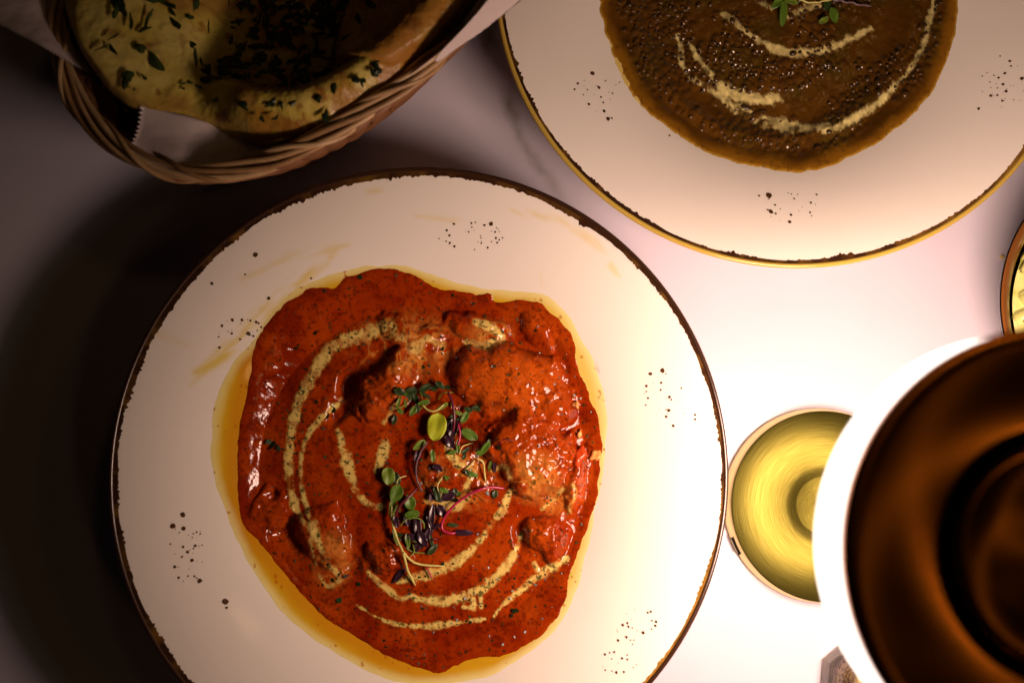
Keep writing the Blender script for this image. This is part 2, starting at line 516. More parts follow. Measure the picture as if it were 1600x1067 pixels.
plate1.flecks([
    ([(388, 521, 4), (378, 500, 2.5), (363, 500, 2.5), (347, 509, 2.5), (362, 521, 2), (343, 543, 2.4), (375, 530, 2), (400, 503, 2.5), (408, 511, 2), (391, 501, 2), (420, 466, 3), (399, 398, 4), (331, 443, 3), (486, 435, 2), (383, 429, 1.8), (404, 505, 2)], (376, 525, 36, 32, 16)),
    ([(767, 350, 3.5), (757, 352, 2), (709, 350, 2.2), (698, 360, 2), (702, 368, 2), (775, 372, 2), (762, 387, 2), (710, 385, 2)], (735, 370, 52, 24, 26)),
    ([(1035, 579, 4), (1016, 584, 3), (1033, 598, 2.2), (1046, 620, 2.6), (1045, 641, 2.6), (1041, 651, 2.3), (1052, 665, 2.6), (1086, 648, 2), (1010, 603, 2.3), (1086, 655, 2)], (1045, 615, 42, 48, 18)),
    ([(286, 804, 4), (270, 821, 4.5), (287, 825, 3.5), (300, 875, 2.8), (312, 907, 4), (273, 885, 2.6), (279, 902, 2.2), (352, 939, 5), (354, 949, 2.2), (293, 862, 2.5), (305, 852, 2.3)], (292, 858, 30, 52, 28)),
    ([(1005, 988, 3), (973, 976, 2.5), (980, 973, 2), (979, 995, 2), (966, 1000, 2.2), (1024, 977, 2.2), (1025, 971, 2.2), (1017, 955, 2.2)], (995, 980, 32, 28, 16)),
    ([(945, 1022, 2), (963, 1050, 2.2), (972, 1028, 2)], (965, 1035, 30, 20, 12)),
])
plate2 = Plate(.14008, .22505, 'cream brown-rimmed plate under the dark dal, beside the bread basket', 2)
plate2.body([([(1250, 268), (1280, 275)], [6, 5], .25, YEL)])
plate2.rim(lambda t: .0027, M_lip_lit, lambda t: .45 * np.exp(-((np.degrees(t) - 325) / 26) ** 2))
plate2.flecks([
    ([(926, 115, 4), (936, 137, 3), (903, 131, 2.4), (898, 140, 2), (944, 174, 3), (950, 186, 4), (920, 163, 2.8), (956, 185, 2), (968, 129, 1.5)], (932, 145, 34, 38, 14)),
    ([(1201, 305, 5), (1205, 331, 4.2), (1212, 334, 2.2), (1234, 347, 3), (1186, 306, 2.2), (1267, 317, 2.2), (1236, 336, 2.4), (1276, 304, 1.8), (1046, 212, 2)], (1230, 325, 46, 24, 16)),
    ([(1570, 115, 2.6), (1578, 96, 2.4), (1597, 123, 3), (1567, 132, 2.4), (1529, 170, 2.6), (1572, 143, 2.4), (1548, 150, 2.4), (1566, 158, 2), (1560, 122, 2)], (1565, 130, 38, 44, 26)),
])

# ------------------------------------------------------------------ height-field food
def normals_of(X, Y, Z):
    du = np.stack([np.gradient(X, axis=1), np.gradient(Y, axis=1), np.gradient(Z, axis=1)], -1)
    dv = np.stack([np.gradient(X, axis=0), np.gradient(Y, axis=0), np.gradient(Z, axis=0)], -1)
    n = np.cross(du, dv)
    n *= np.sign(n[..., 2:3]) + (n[..., 2:3] == 0)
    return n / (np.linalg.norm(n, axis=-1, keepdims=True) + 1e-12)

def patch(name, X, Y, Z, col, Nn, fmask, mat, parent, solid=0.0):
    """cut the faces of fmask out of the field as a mesh of its own (with walls and underside when solid > 0)"""
    ny, nx = X.shape
    i, j = np.nonzero(fmask)
    if len(i) < 6: return None
    a = i * nx + j
    f = np.stack([a, a + nx, a + nx + 1, a + 1], -1)
    used, inv = np.unique(f.ravel(), return_inverse=True)
    f = inv.reshape(-1, 4)
    v = np.stack([X.ravel()[used], Y.ravel()[used], Z.ravel()[used]], -1)
    c = col.reshape(-1, 3)[used]; n = Nn.reshape(-1, 3)[used]
    if solid > 0:
        e = np.concatenate([f[:, [0, 1]], f[:, [1, 2]], f[:, [2, 3]], f[:, [3, 0]]])
        key = np.sort(e, 1)
        _, idx, cnt = np.unique(key[:, 0] * (len(v) + 1) + key[:, 1], return_index=True, return_counts=True)
        be = e[idx[cnt == 1]]
        K = len(v)
        v2 = v.copy(); v2[:, 2] -= solid
        f2 = f[:, ::-1] + K
        w = np.stack([be[:, 1], be[:, 0], be[:, 0] + K, be[:, 1] + K], -1)
        v = np.vstack([v, v2]); c = np.vstack([c, c]); n = np.vstack([n, -n]); f = np.vstack([f, f2, w])
    return mesh_np(name, v, f, mat, parent, col=c, normals=n)

ST = 1.5
def cells(m): return m[:-1, :-1] & m[1:, :-1] & m[:-1, 1:] & m[1:, 1:]

def strokes_mask(U, V, strokes, s=0, rough=.45, brk=.75):
    best = np.zeros(U.shape); lab = np.full(U.shape, -1)
    nz = fbm(U, V, 11, 4, s, .8); n2 = fbm(U, V, 38, 3, s + 3)
    for k, (pts, wd, st) in enumerate(strokes):
        q = smooth_poly(pts, 4, closed=False)
        wi = WID * np.interp(np.linspace(0, 1, len(q)), np.linspace(0, 1, len(wd)), wd)
        d, w = seg_dist(U, V, q, wi)
        m = st * sstep(1.5, .45, d / (w * .5) + rough * nz + .5 * n2) * (1 - brk * sstep(.05, .45, nz * .7 + n2 * .6))
        lab = np.where(m > best, k, lab); best = np.maximum(best, m)
    return best, lab

def stems_flakes(bag, x, y, z, size, r_):
    k = r_.integers(4, 7); a0 = r_.random() * 6.28; el = .35 + .65 * r_.random(); ta = r_.random() * 6.28
    top = []; bot = []
    for t in range(k):
        a = t * 6.283 / k; rr = size * (.7 + .6 * r_.random())
        p, q = rr * math.cos(a), rr * el * math.sin(a)
        X = p * math.cos(a0) - q * math.sin(a0); Y = p * math.sin(a0) + q * math.cos(a0)
        tilt = .35 * (X * math.cos(ta) + Y * math.sin(ta))
        top.append((x + X, y + Y, z + .00022 + tilt)); bot.append((x + X, y + Y, z - .0001 + tilt))
    f = [tuple(range(k)), tuple(range(2 * k - 1, k - 1, -1))] + [((t + 1) % k, t, k + t, k + (t + 1) % k) for t in range(k)]
    bag.add(top + bot, f)

# ---- red curry on plate 1
S_OUT = smooth_poly([(600,418),(640,424),(670,440),(690,450),(720,452),(745,458),(768,459),(776,470),(800,467),(840,470),(865,488),(888,512),(900,542),(905,575),(925,625),(938,660),(942,700),(935,760),(925,810),(910,850),(893,900),(885,940),(865,975),(830,1005),(790,1026),(750,1028),(720,1038),(690,1053),(650,1044),(600,1025),(560,1000),(510,970),(470,930),(430,880),(395,840),(372,810),(370,760),(368,700),(375,650),(385,600),(392,560),(405,520),(425,490),(455,465),(490,448),(520,446),(540,432),(570,422)], 4)
O_OUT = smooth_poly([(600,413),(640,417),(680,432),(740,446),(800,455),(845,461),(872,475),(892,500),(908,530),(928,570),(944,620),(949,660),(946,690),(941,740),(928,800),(916,860),(908,900),(892,942),(871,978),(842,1008),(802,1037),(760,1056),(700,1068),(640,1068),(590,1055),(540,1030),(480,990),(430,940),(390,880),(360,820),(340,760),(331,700),(335,640),(350,592),(370,560),(398,528),(420,490),(450,461),(480,445),(510,432),(550,420)], 4)

U, V = np.meshgrid(np.arange(318, 962, ST), np.arange(402, 1082, ST))
ZC = .0125
X, Y = W(U, V, ZC)
for _k in range(2):
    PZs = plate_z(np.hypot(X - plate1.cx, Y - plate1.cy))
    X, Y = W(U, V, PZs + np.clip(.0195 - PZs, .0016, .014))
PZs = plate_z(np.hypot(X - plate1.cx, Y - plate1.cy))
rag = fbm(U, V, 18, 4, 1) * 3.5
dS = signed_dist(U, V, S_OUT) + rag
dO = signed_dist(U, V, O_OUT) + fbm(U, V, 40, 3, 9) * 4

CHUNK = [  # cx, cy, rx, ry, angle, height mm, roughness mm
    (806, 598, 106, 62, 14, 10.0, .3), (830, 704, 62, 72, -25, 10.0, 1.0), (866, 490, 46, 52, 30, 5.0, .5),
    (604, 606, 38, 66, 28, 10.0, .8), (598, 872, 38, 34, 20, 5.5, .9), (402, 788, 20, 32, 15, 3.6, .4),
    (508, 834, 40, 52, 0, 4.6, .5), (864, 840, 44, 42, -20, 6.0, .8), (902, 738, 32, 50, 12, 6.0, .8), (645, 520, 66, 36, 15, 4.2, .9), (428, 806, 38, 30, 35, 3.2, .5), (750, 518, 44, 30, 10, 4.5, .7),
    (700, 735, 60, 50, 10, 3.5, .9)]
PITS = [(546, 604, 22, 40, 25, 4.0), (528, 645, 24, 18, 0, 3.0), (770, 650, 40, 20, -12, 4.5), (735, 648, 26, 22, 0, 3.5), (452, 842, 26, 34, 10, 4.5), (424, 770, 16, 12, 0, 2.5), (820, 836, 14, 26, 0, 3.0), (550, 880, 16, 20, 0, 2.5), (700, 560, 12, 30, 10, 2.5), (880, 560, 10, 40, -25, 2.5), (860, 765, 18, 10, 0, 2.0)]
hch = np.zeros(U.shape); chl = np.full(U.shape, -1)
warp_u = fbm(U, V, 55, 4, 4) * 26; warp_v = fbm(U, V, 55, 4, 7) * 26
ridg = 1 - np.abs(fbm(U, V, 24, 4, 11, .65)) * 2.4
lump = fbm(U, V, 30, 4, 2, .6)
for k, (cx, cy, rx, ry, an, hh, ro) in enumerate(CHUNK):
    a = math.radians(an)
    du, dv = U + warp_u - cx, V + warp_v - cy
    q = np.hypot((du * math.cos(a) + dv * math.sin(a)) / rx, (-du * math.sin(a) + dv * math.cos(a)) / ry) + (.08 if k == 0 else .2) * lump
    b = hh * np.clip(1 - np.clip(q, 0, None) ** 2.6, 0, 1) ** .55
    # the top leans: higher towards the upper left, like a cut piece lying on its side
    b = b * (1 + .18 * np.clip((-du - dv) / (rx + ry), -1, 1)) + ro * (ridg + .8 * lump) * sstep(1.05, .6, q)
    chl = np.where((q < .93) & (b > hch), k, chl)
    hch = np.maximum(hch, b)
pit = np.zeros(U.shape)
for (cx, cy, rx, ry, an, hh) in PITS:
    a = math.radians(an); du, dv = U + .6 * warp_v - cx, V + .6 * warp_u - cy
    q = np.hypot((du * math.cos(a) + dv * math.sin(a)) / rx, (-du * math.sin(a) + dv * math.cos(a)) / ry)
    pit = np.maximum(pit, hh * sstep(1.25, .35, q))
# soften the feet of the pieces where the sauce climbs up to them
def blur(A, r):
    for ax in (0, 1):
        c = np.cumsum(np.pad(A, [(r + 1, r) if q == ax else (0, 0) for q in (0, 1)], mode='edge'), axis=ax)
        A = (np.take(c, np.arange(2 * r + 1, c.shape[ax]), ax) - np.take(c, np.arange(0, c.shape[ax] - 2 * r - 1), ax)) / (2 * r + 1)
    return A
hch = blur(hch, 1)
hch = np.maximum(hch, .42 * blur(hch, 8)) - pit

WID = .74
CREAM = [
    ([(610,508),(570,520),(530,535),(505,558),(487,590),(467,628),(456,680),(451,720),(453,762),(464,795),(478,815)], [20, 26, 24, 20, 18, 17, 17, 16, 14, 10], 1.0),
    ([(532,625),(505,650),(486,672),(474,700),(470,735),(474,775),(486,808)], [12, 12, 9, 9, 10, 9], .95),
    ([(490,818),(500,845),(515,878),(530,900)], [20, 12, 14, 8], .85),
    ([(488,840),(494,880),(510,915),(535,905)], [8, 6, 9, 12], .55),
    ([(528,672),(538,700),(546,735),(556,765),(575,788),(597,792)], [10, 18, 18, 14, 12, 16], .95),
    ([(603,692),(597,715),(588,735)], [14, 18, 10], .9),
    ([(797,765),(785,795),(768,820),(745,850),(712,878),(680,893),(650,902),(622,908)], [12, 12, 15, 15, 18, 18, 18, 10], 1.0),
    ([(575,893),(598,914),(625,935),(640,930)], [8, 10, 14, 6], .85),
    ([(822,822),(806,858),(786,890),(755,918),(722,932),(690,940),(655,935),(640,930)], [8, 14, 16, 18, 22, 16, 14, 8], 1.0),
    ([(738,932),(740,948),(724,948)], [14, 12, 8], .95), ([(750,930),(752,948)], [9, 8], .9),
    ([(558,945),(585,962),(620,975),(660,978),(700,975),(740,969),(758,966)], [6, 7, 9, 11, 11, 9, 6], 1.0),
    ([(886,872),(862,886),(834,905),(804,930),(784,946),(772,962)], [12, 18, 14, 10, 6, 4], 1.0),
    ([(835,880),(842,895)], [10, 12], .9),
    ([(893,755),(898,770),(890,790),(893,802)], [10, 10, 12, 6], .9),
    ([(878,765),(862,785),(845,795)], [10, 12, 8], .7),
    ([(745,505),(770,515),(785,530),(755,540),(730,535)], [14, 16, 14, 14, 10], .75),
    ([(620,520),(650,545),(665,530),(690,540)], [30, 24, 14, 18], .6),
    ([(700,700),(715,722),(735,735),(728,765)], [18, 22, 14, 12], .85),
    ([(668,782),(690,785),(715,790),(735,770)], [16, 20, 16, 10], .8),
    ([(600,660),(615,640),(625,625)], [8, 8, 6], .6),
    ([(770,735),(790,730),(800,760)], [8, 12, 10], .6),
]
cm, cl = strokes_mask(U, V, CREAM, 6, .9)

thick = np.clip(.0195 - PZs, .0016, .0140) * 1000 * (1 - np.exp(-np.clip(dS, 0, None) / 8)) + np.clip(dS, None, 0) * .09
inner = sstep(8, 45, dS)
hz = thick + hch * inner + inner * (.7 * fbm(U, V, 70, 3, 2) + .40 * fbm(U, V, 22, 3, 9) + .17 * fbm(U, V, 9, 3, 5)) + inner * (.04 + .09 * sstep(2.5, 6, hch)) * fbm(U, V, 5.5, 2, 8) + .16 * cm * inner
# flatten towards a level surface where the plate begins to rise
lvl = np.maximum(PZs, .0062)
Zs = lvl + hz * .001
ndet = fbm(U, V, 7, 3, 3); nmed = fbm(U, V, 38, 4, 12); nsp = fbm(U, V, 3.2, 2, 14)
col = np.tile(np.array([.31, .040, .003]), U.shape + (1,))
col = mix(col, (.44, .085, .007), sstep(-.1, .6, nmed) * .6)
col = mix(col, (.19, .014, .002), sstep(.05, .55, -nmed) * .75)
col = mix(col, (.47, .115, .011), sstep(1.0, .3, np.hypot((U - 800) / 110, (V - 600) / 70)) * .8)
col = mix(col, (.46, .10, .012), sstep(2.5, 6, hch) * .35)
col = mix(col, (.10, .008, .002), sstep(.15, .48, ndet) * .6)
col = mix(col, (.05, .008, .002), sstep(.38, .6, nsp) * .6)
col = mix(col, (.22, .02, .003), sstep(22, 4, dS) * .35)
# thin marbling where cream has been dragged through the sauce
vein = 1 - np.abs(fbm(U + warp_u, V + warp_v, 26, 4, 13, .6)) * 4.2
zone = np.maximum.reduce([sstep(1.1, .3, np.hypot((U - 632) / 100, (V - 540) / 62)), sstep(1.1, .3, np.hypot((U - 765) / 46, (V - 522) / 26)), .9 * sstep(1.1, .3, np.hypot((U - 715) / 70, (V - 750) / 60)), .8 * sstep(1.1, .3, np.hypot((U - 835) / 50, (V - 745) / 50)), .7 * sstep(1.1, .4, np.hypot((U - 520) / 40, (V - 870) / 60)), .7 * sstep(1.1, .4, np.hypot((U - 870) / 34, (V - 780) / 30))])
marb = zone * np.clip(sstep(.1, .8, vein) + .5 * sstep(0, .5, fbm(U, V, 40, 4, 1)), 0, 1)
ctint = np.array([.70, .51, .14]) * (1 + .10 * ndet[..., None])
col = mix(col, ctint * np.array([.95, .72, .7]), marb * .72)
edge = sstep(.05, .5, cm) * (1 - sstep(.5, .9, cm))
col = mix(col, ctint, np.clip(cm * 1.1, 0, 1) * (1 - .55 * sstep(.0, .45, fbm(U, V, 13, 4, 0))))
fleck = sstep(.36, .5, fbm(U, V, 5.0, 2, 10)) * sstep(.25, .7, np.maximum(cm, .8 * marb))
col = mix(col, (.035, .045, .008), fleck * .85)

col = col * np.where((cm > .4)[..., None], .92, np.array([.88, .66, .42]))
curry = empty('red_curry', (plate1.cx, plate1.cy, .0062))
tag(curry, 'glossy red curry with chicken pieces and yellow cream swirls filling the front plate', 'curry')
Ncur = normals_of(X, Y, Zs)
vm = dS > -14
fm = cells(vm)
lab = np.where(cm > .52, 100 + cl, np.where((chl >= 0) & (hch > .9), chl, -1))[:-1, :-1]
lab[dS[:-1, :-1] < 25] = -1
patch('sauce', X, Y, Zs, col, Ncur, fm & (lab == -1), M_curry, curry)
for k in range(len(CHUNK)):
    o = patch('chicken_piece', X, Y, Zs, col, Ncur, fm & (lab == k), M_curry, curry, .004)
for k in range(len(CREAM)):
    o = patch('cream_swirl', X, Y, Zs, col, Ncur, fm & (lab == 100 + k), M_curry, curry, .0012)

# yellow oil that has run out of the sauce: its own thin layer
to = .38 * (1 - np.exp(-np.clip(dO, 0, None) / 7)) + np.clip(dO, None, 0) * .1
Xo, Yo = W(U, V, PZs)
Zo = plate_z(np.hypot(Xo - plate1.cx, Yo - plate1.cy)) + to * .001
colo = np.tile(np.array([.66, .46, .018]), U.shape + (1,))
rel = np.clip(-dS, 0, 60)
left = sstep(720, 520, U) * sstep(430, 520, V) + sstep(960, 1020, V) * .35
colo = mix(colo, (.50, .16, .004), sstep(38, 4, rel) * (.3 + .42 * np.clip(left, 0, 1)))
colo = mix(colo, (.78, .64, .17), sstep(800, 900, U) * .7)
colo = mix(colo, (.78, .69, .30), sstep(18, 0, dO) * .85)
spt = sstep(.60, .72, fbm(U, V, 9, 2, 15))
colo = mix(colo, (.40, .08, .006), spt * .7)
patch('oil_pool', Xo, Yo, Zo, colo, normals_of(Xo, Yo, Zo), cells((dO > -6) & (dS < 18)), M_oil, curry)

def curry_z(px, py):
    j = int(np.clip((px - 318) / ST, 0, U.shape[1] - 1)); i = int(np.clip((py - 402) / ST, 0, U.shape[0] - 1))
    return float(max(Zs[i, j], Zo[i, j]))

# chopped herbs in the sauce
r_ = np.random.default_rng(21)
bag = Bag(); bag2 = Bag()
for _ in range(4200):
    u, v = r_.uniform(375, 935), r_.uniform(420, 1050)
    j = int((u - 318) / ST); i = int((v - 402) / ST)
    if dS[i, j] < 5: continue
    near = cm[max(i - 4, 0):i + 5, max(j - 4, 0):j + 5].max()
    ctr = math.exp(-((u - 680) ** 2 + (v - 730) ** 2) / 90 ** 2)
    if r_.random() > .42 + .55 * near + .4 * ctr: continue
    x, y = X[i, j], Y[i, j]
    stems_flakes(bag if r_.random() < .7 else bag2, float(x), float(y), Zs[i, j], (.00024 + .00062 * r_.random() ** 3), r_)
tag(bag.build('chopped_herb', M_herb_dark, curry, smooth=False), kind='stuff')
tag(bag2.build('chopped_herb', M_herb, curry, smooth=False), kind='stuff')
for (u, v, sz) in [(427,693,13),(420,690,8),(436,700,8),(563,434,7),(508,455,4),(521,640,10),(512,650,7),(745,712,5),(808,955,10),(800,962,6),(757,496,6),(785,518,6),(772,530,6),(493,520,4),(462,545,7),(690,545,7),(600,860,6),(520,905,7),(530,938,8),(560,912,6),(660,612,10),(680,606,9),(640,622,8),(700,605,8),(690,735,5),(762,770,5),(692,880,6),(470,605,4),(708,462,5),(540,900,6),(495,628,6),(780,700,5)]:
    x, y = W(u, v, curry_z(u, v)); b = Bag()
    stems_flakes(b, float(x), float(y), curry_z(u, v) + .0003, sz * .00028 * .8, r_)
    b.build('herb_piece', M_herb_dark if r_.random() < .6 else M_herb, curry, smooth=False)

# ------------------------------------------------------------------ microgreens
M_leafs = {
    'lime': mat_new('leaf_lime', (.36, .42, .02), 0.42), 'green': mat_new('leaf_green', (.075, .15, .012), 0.42),
    'mid': mat_new('leaf_mid', (.13, .20, .02), 0.42), 'dark': mat_new('leaf_dark', (.022, .045, .009), 0.42),
    'purple': mat_new('leaf_purple', (.030, .012, .022), 0.25), 'mauve': mat_new('leaf_mauve', (.12, .07, .09), 0.3),
    'pale': mat_new('stem_pale', (.55, .52, .16), 0.3), 'pink': mat_new('stem_pink', (.38, .02, .07), 0.25), 'wine': mat_new('stem_wine', (.10, .010, .022), 0.28)}
for m in M_leafs.values():
    bsdf(m).inputs['Subsurface Weight'].default_value = .15
    bsdf(m).inputs['Subsurface Scale'].default_value = .001
M_leafs['lime'].node_tree  # plain colour; veins are geometry

def leaf(parent, u, v, length, width, ang, kind, zfun, dz=.002, tilt=0.0, roll=0.0, curl=.25, notch=0.0):
    """one leaf blade: length, width in photo pixels, ang in picture degrees (0 right, 90 down)"""
    a = math.radians(ang); nL, nW = 14, 9; length *= .9; width *= .88
    px = 0.00029
    b = Bag(); V_ = []; 
    z0 = zfun(u, v) + dz
    ox, oy = W(u, v, z0)
    dx = Vector((math.cos(a), -math.sin(a), 0)); dy = Vector((-dx.y, dx.x, 0))
    for side in (0, 1):
        for i in range(nL + 1):
            t = i / nL
            w = width * .5 * (math.sin(math.pi * min(1, t ** .85)) ** .5) if i < nL else width * .04
            if i == 0: w = width * .06
            for j in range(nW + 1):
                s = j / nW * 2 - 1
                tt = t - notch * (1 - abs(s)) * (t > .9)
                fold = (abs(s) ** 1.3) * curl * width * .45 - .05 * width * max(0, 1 - abs(s) / .3)
                wav = .07 * width * math.sin(t * 8 + s * 2.5 + u) * abs(s)
                h = fold * math.sin(math.pi * min(1, t + .1)) + wav + tilt * (tt - .5) * length + roll * s * w - .35 * curl * length * (tt - .4) ** 2
                p = dx * ((tt - .5) * length * px) + dy * (s * w * px) + Vector((0, 0, h * px - side * .00022))
                V_.append(Vector((float(ox), float(oy), z0)) + p)
    M_ = (nL + 1) * (nW + 1); F_ = []
    for i in range(nL):
        for j in range(nW):
            q = i * (nW + 1) + j
            F_.append((q, q + nW + 1, q + nW + 2, q + 1)); F_.append((M_ + q, M_ + q + 1, M_ + q + nW + 2, M_ + q + nW + 1))
    for i in range(nL):
        for j in (0, nW):
            q = i * (nW + 1) + j; F_.append((q, q + nW + 1, M_ + q + nW + 1, M_ + q) if j else (q, M_ + q, M_ + q + nW + 1, q + nW + 1))
    return mesh_np('leaf', V_, F_, M_leafs[kind], parent)

def stem(parent, pts, r, kind, zfun, dz=.0016):
    q = smooth_poly([(p[0], p[1], (p[2] if len(p) > 2 else dz)) for p in pts], 6, closed=False)
    P3 = [P(a, b, zfun(a, b) * 1.0 + c) for a, b, c in q]
    zs = np.array([p.z for p in P3])
    if len(zs) > 6: zs = np.convolve(np.pad(zs, 3, mode='edge'), np.ones(7) / 7, 'valid')
    for p, z in zip(P3, zs): p.z = z
    rr = [r * .00029 * (1.0 if 0 < k < len(P3) - 2 else .6) for k in range(len(P3))]
    return tube('stem', P3, rr, M_leafs[kind], parent, 7)

def sprig(u, v, label, zf):
    o = empty('microgreen_sprig', P(u, v, zf(u, v)))
    return tag(o, label, 'microgreen', 'microgreens laid on the curries')
zf = curry_z
g = sprig(682, 660, 'microgreen with one broad bright lime leaf in the centre of the red curry', zf)
leaf(g, 682, 667, 52, 39, 98, 'lime', zf, .006, tilt=.14, roll=.16, curl=.14)
leaf(g, 655, 695, 28, 13, 142, 'mid', zf, .004, tilt=.1)
leaf(g, 652, 712, 24, 12, 110, 'mauve', zf, .003)
leaf(g, 690, 636, 30, 9, 150, 'mid', zf, .006)
stem(g, [(694, 632, .006), (680, 642, .007), (668, 640, .006), (660, 632, .005)], 1.6, 'pale', zf)
stem(g, [(668, 690, .004), (656, 708, .003), (650, 730, .003), (652, 750, .002), (660, 768, .002)], 1.7, 'mauve', zf)
g = sprig(655, 632, 'cluster of small dark green leaves above the lime leaf on the red curry', zf)
leaf(g, 662, 629, 24, 11, 165, 'green', zf, .005); leaf(g, 645, 642, 20, 12, 120, 'green', zf, .004); leaf(g, 652, 638, 18, 9, 80, 'dark', zf, .004)
leaf(g, 626, 643, 12, 10, 30, 'green', zf, .002); leaf(g, 616, 656, 20, 11, 100, 'dark', zf, .002); leaf(g, 664, 606, 26, 14, 150, 'dark', zf, .004); leaf(g, 688, 602, 22, 12, 40, 'dark', zf, .004)
leaf(g, 640, 612, 30, 16, 160, 'dark', zf, .003); leaf(g, 624, 612, 22, 16, 20, 'dark', zf, .002)
stem(g, [(670, 628), (655, 640), (640, 650)], 1.3, 'mid', zf)
g = sprig(709, 650, 'microgreen with a wine red stem right of the lime leaf', zf)
stem(g, [(700, 612, .006), (707, 630, .007), (710, 655, .007), (708, 675, .004)], 2.4, 'wine', zf)
stem(g, [(716, 662, .006), (719, 680, .005), (715, 696, .003)], 1.8, 'pink', zf)
leaf(g, 707, 668, 36, 22, 95, 'purple', zf, .003); leaf(g, 716, 645, 16, 8, 20, 'mid', zf, .006); leaf(g, 726, 652, 26, 14, 120, 'green', zf, .004); leaf(g, 732, 640, 18, 10, 200, 'dark', zf, .004)
leaf(g, 703, 690, 26, 18, 60, 'purple', zf, .002)
stem(g, [(720, 662), (713, 675), (710, 690)], 1.1, 'pale', zf)
g = sprig(750, 690, 'microgreen with a narrow upright leaf and thin stem beside the textured chicken piece', zf)
leaf(g, 734, 679, 34, 20, 30, 'green', zf, .004); leaf(g, 757, 701, 34, 12, 128, 'green', zf, .006, tilt=-.2); leaf(g, 762, 695, 22, 8, 110, 'dark', zf, .004)
stem(g, [(745, 716, .004), (755, 722, .004), (757, 738, .002), (759, 752, .001)], 1.5, 'pale', zf); stem(g, [(742, 719), (732, 730), (724, 736)], 1.3, 'pale', zf)
leaf(g, 738, 741, 24, 10, 15, 'green', zf, .002); leaf(g, 730, 738, 14, 8, 60, 'dark', zf, .002); leaf(g, 706, 707, 18, 8, 160, 'green', zf, .002)
g = sprig(615, 790, 'microgreen with round green leaves and two long pale stems, lower left in the garnish', zf)
leaf(g, 607, 744, 34, 26, 80, 'mid', zf, .003); leaf(g, 619, 747, 26, 16, 60, 'dark', zf, .002)
leaf(g, 619, 771, 34, 26, 110, 'green', zf, .005); leaf(g, 613, 795, 40, 14, 95, 'mid', zf, .004); leaf(g, 641, 786, 28, 22, 80, 'green', zf, .003); leaf(g, 644, 803, 28, 16, 170, 'green', zf, .004)
stem(g, [(612, 790, .004), (613, 815, .005), (620, 840, .005), (630, 865, .005), (637, 890, .003), (649, 914, .001)], 2.2, 'pale', zf)
stem(g, [(630, 862, .005), (642, 875, .004), (660, 882, .003), (692, 884, .001)], 1.8, 'pale', zf)
stem(g, [(625, 822, .003), (634, 812, .004), (650, 809, .004), (661, 815, .003), (663, 826, .002)], 1.2, 'mid', zf)
leaf(g, 637, 845, 28, 10, 80, 'green', zf, .002); leaf(g, 618, 838, 34, 9, 75, 'mid', zf, .003)
stem(g, [(634, 855, .003), (645, 862, .002), (664, 864, .001)], 1.1, 'mid', zf); stem(g, [(640, 870, .002), (647, 862, .003), (645, 850, .002)], 1.1, 'mid', zf)
g = sprig(630, 785, 'microgreen with a deep red stem and small purple leaf across the green leaves', zf)
stem(g, [(652, 762, .003), (640, 775, .006), (625, 790, .007), (617, 806, .006)], 2.4, 'wine', zf); leaf(g, 619, 815, 24, 11, 75, 'purple', zf, .006)
g = sprig(700, 800, 'microgreen with an arched bright pink stem ending in a purple leaf', zf)
stem(g, [(788, 763, .001), (765, 761, .003), (742, 768, .004), (718, 782, .004), (700, 800, .004), (691, 816, .003), (692, 828, .003), (704, 833, .003), (712, 832, .002)], 2.3, 'pink', zf)
leaf(g, 725, 832, 36, 12, 3, 'purple', zf, .002); leaf(g, 708, 820, 20, 8, 5, 'dark', zf, .001)
g = sprig(672, 830, 'microgreen of several dark purple leaves in the middle of the garnish', zf)
for (u, v, l, w, a) in [(674, 812, 60, 12, 95), (652, 822, 40, 16, 85), (660, 842, 34, 16, 60), (646, 840, 26, 14, 20), (666, 838, 36, 12, 110), (690, 798, 26, 16, 60), (650, 856, 22, 14, 120), (684, 822, 26, 7, 150)]:
    leaf(g, u, v, l, w, a, 'purple', zf, .002 + .002 * random.random())
leaf(g, 624, 898, 38, 12, 128, 'purple', zf, .001); stem(g, [(666, 886), (672, 896), (675, 904)], 1.4, 'pink', zf)
g = sprig(690, 775, 'microgreen of round dark purple leaves lying in the cream below the lime leaf', zf)
leaf(g, 676, 774, 22, 15, 110, 'mauve', zf, .002); leaf(g, 700, 775, 28, 18, 150, 'purple', zf, .002); leaf(g, 694, 766, 18, 10, 20, 'green', zf, .003); leaf(g, 712, 768, 14, 9, 60, 'dark', zf, .002)
leaf(g, 684, 731, 20, 14, 30, 'purple', zf, .002); leaf(g, 676, 712, 24, 10, 85, 'green', zf, .003); leaf(g, 773, 772, 16, 12, 100, 'dark', zf, .001)

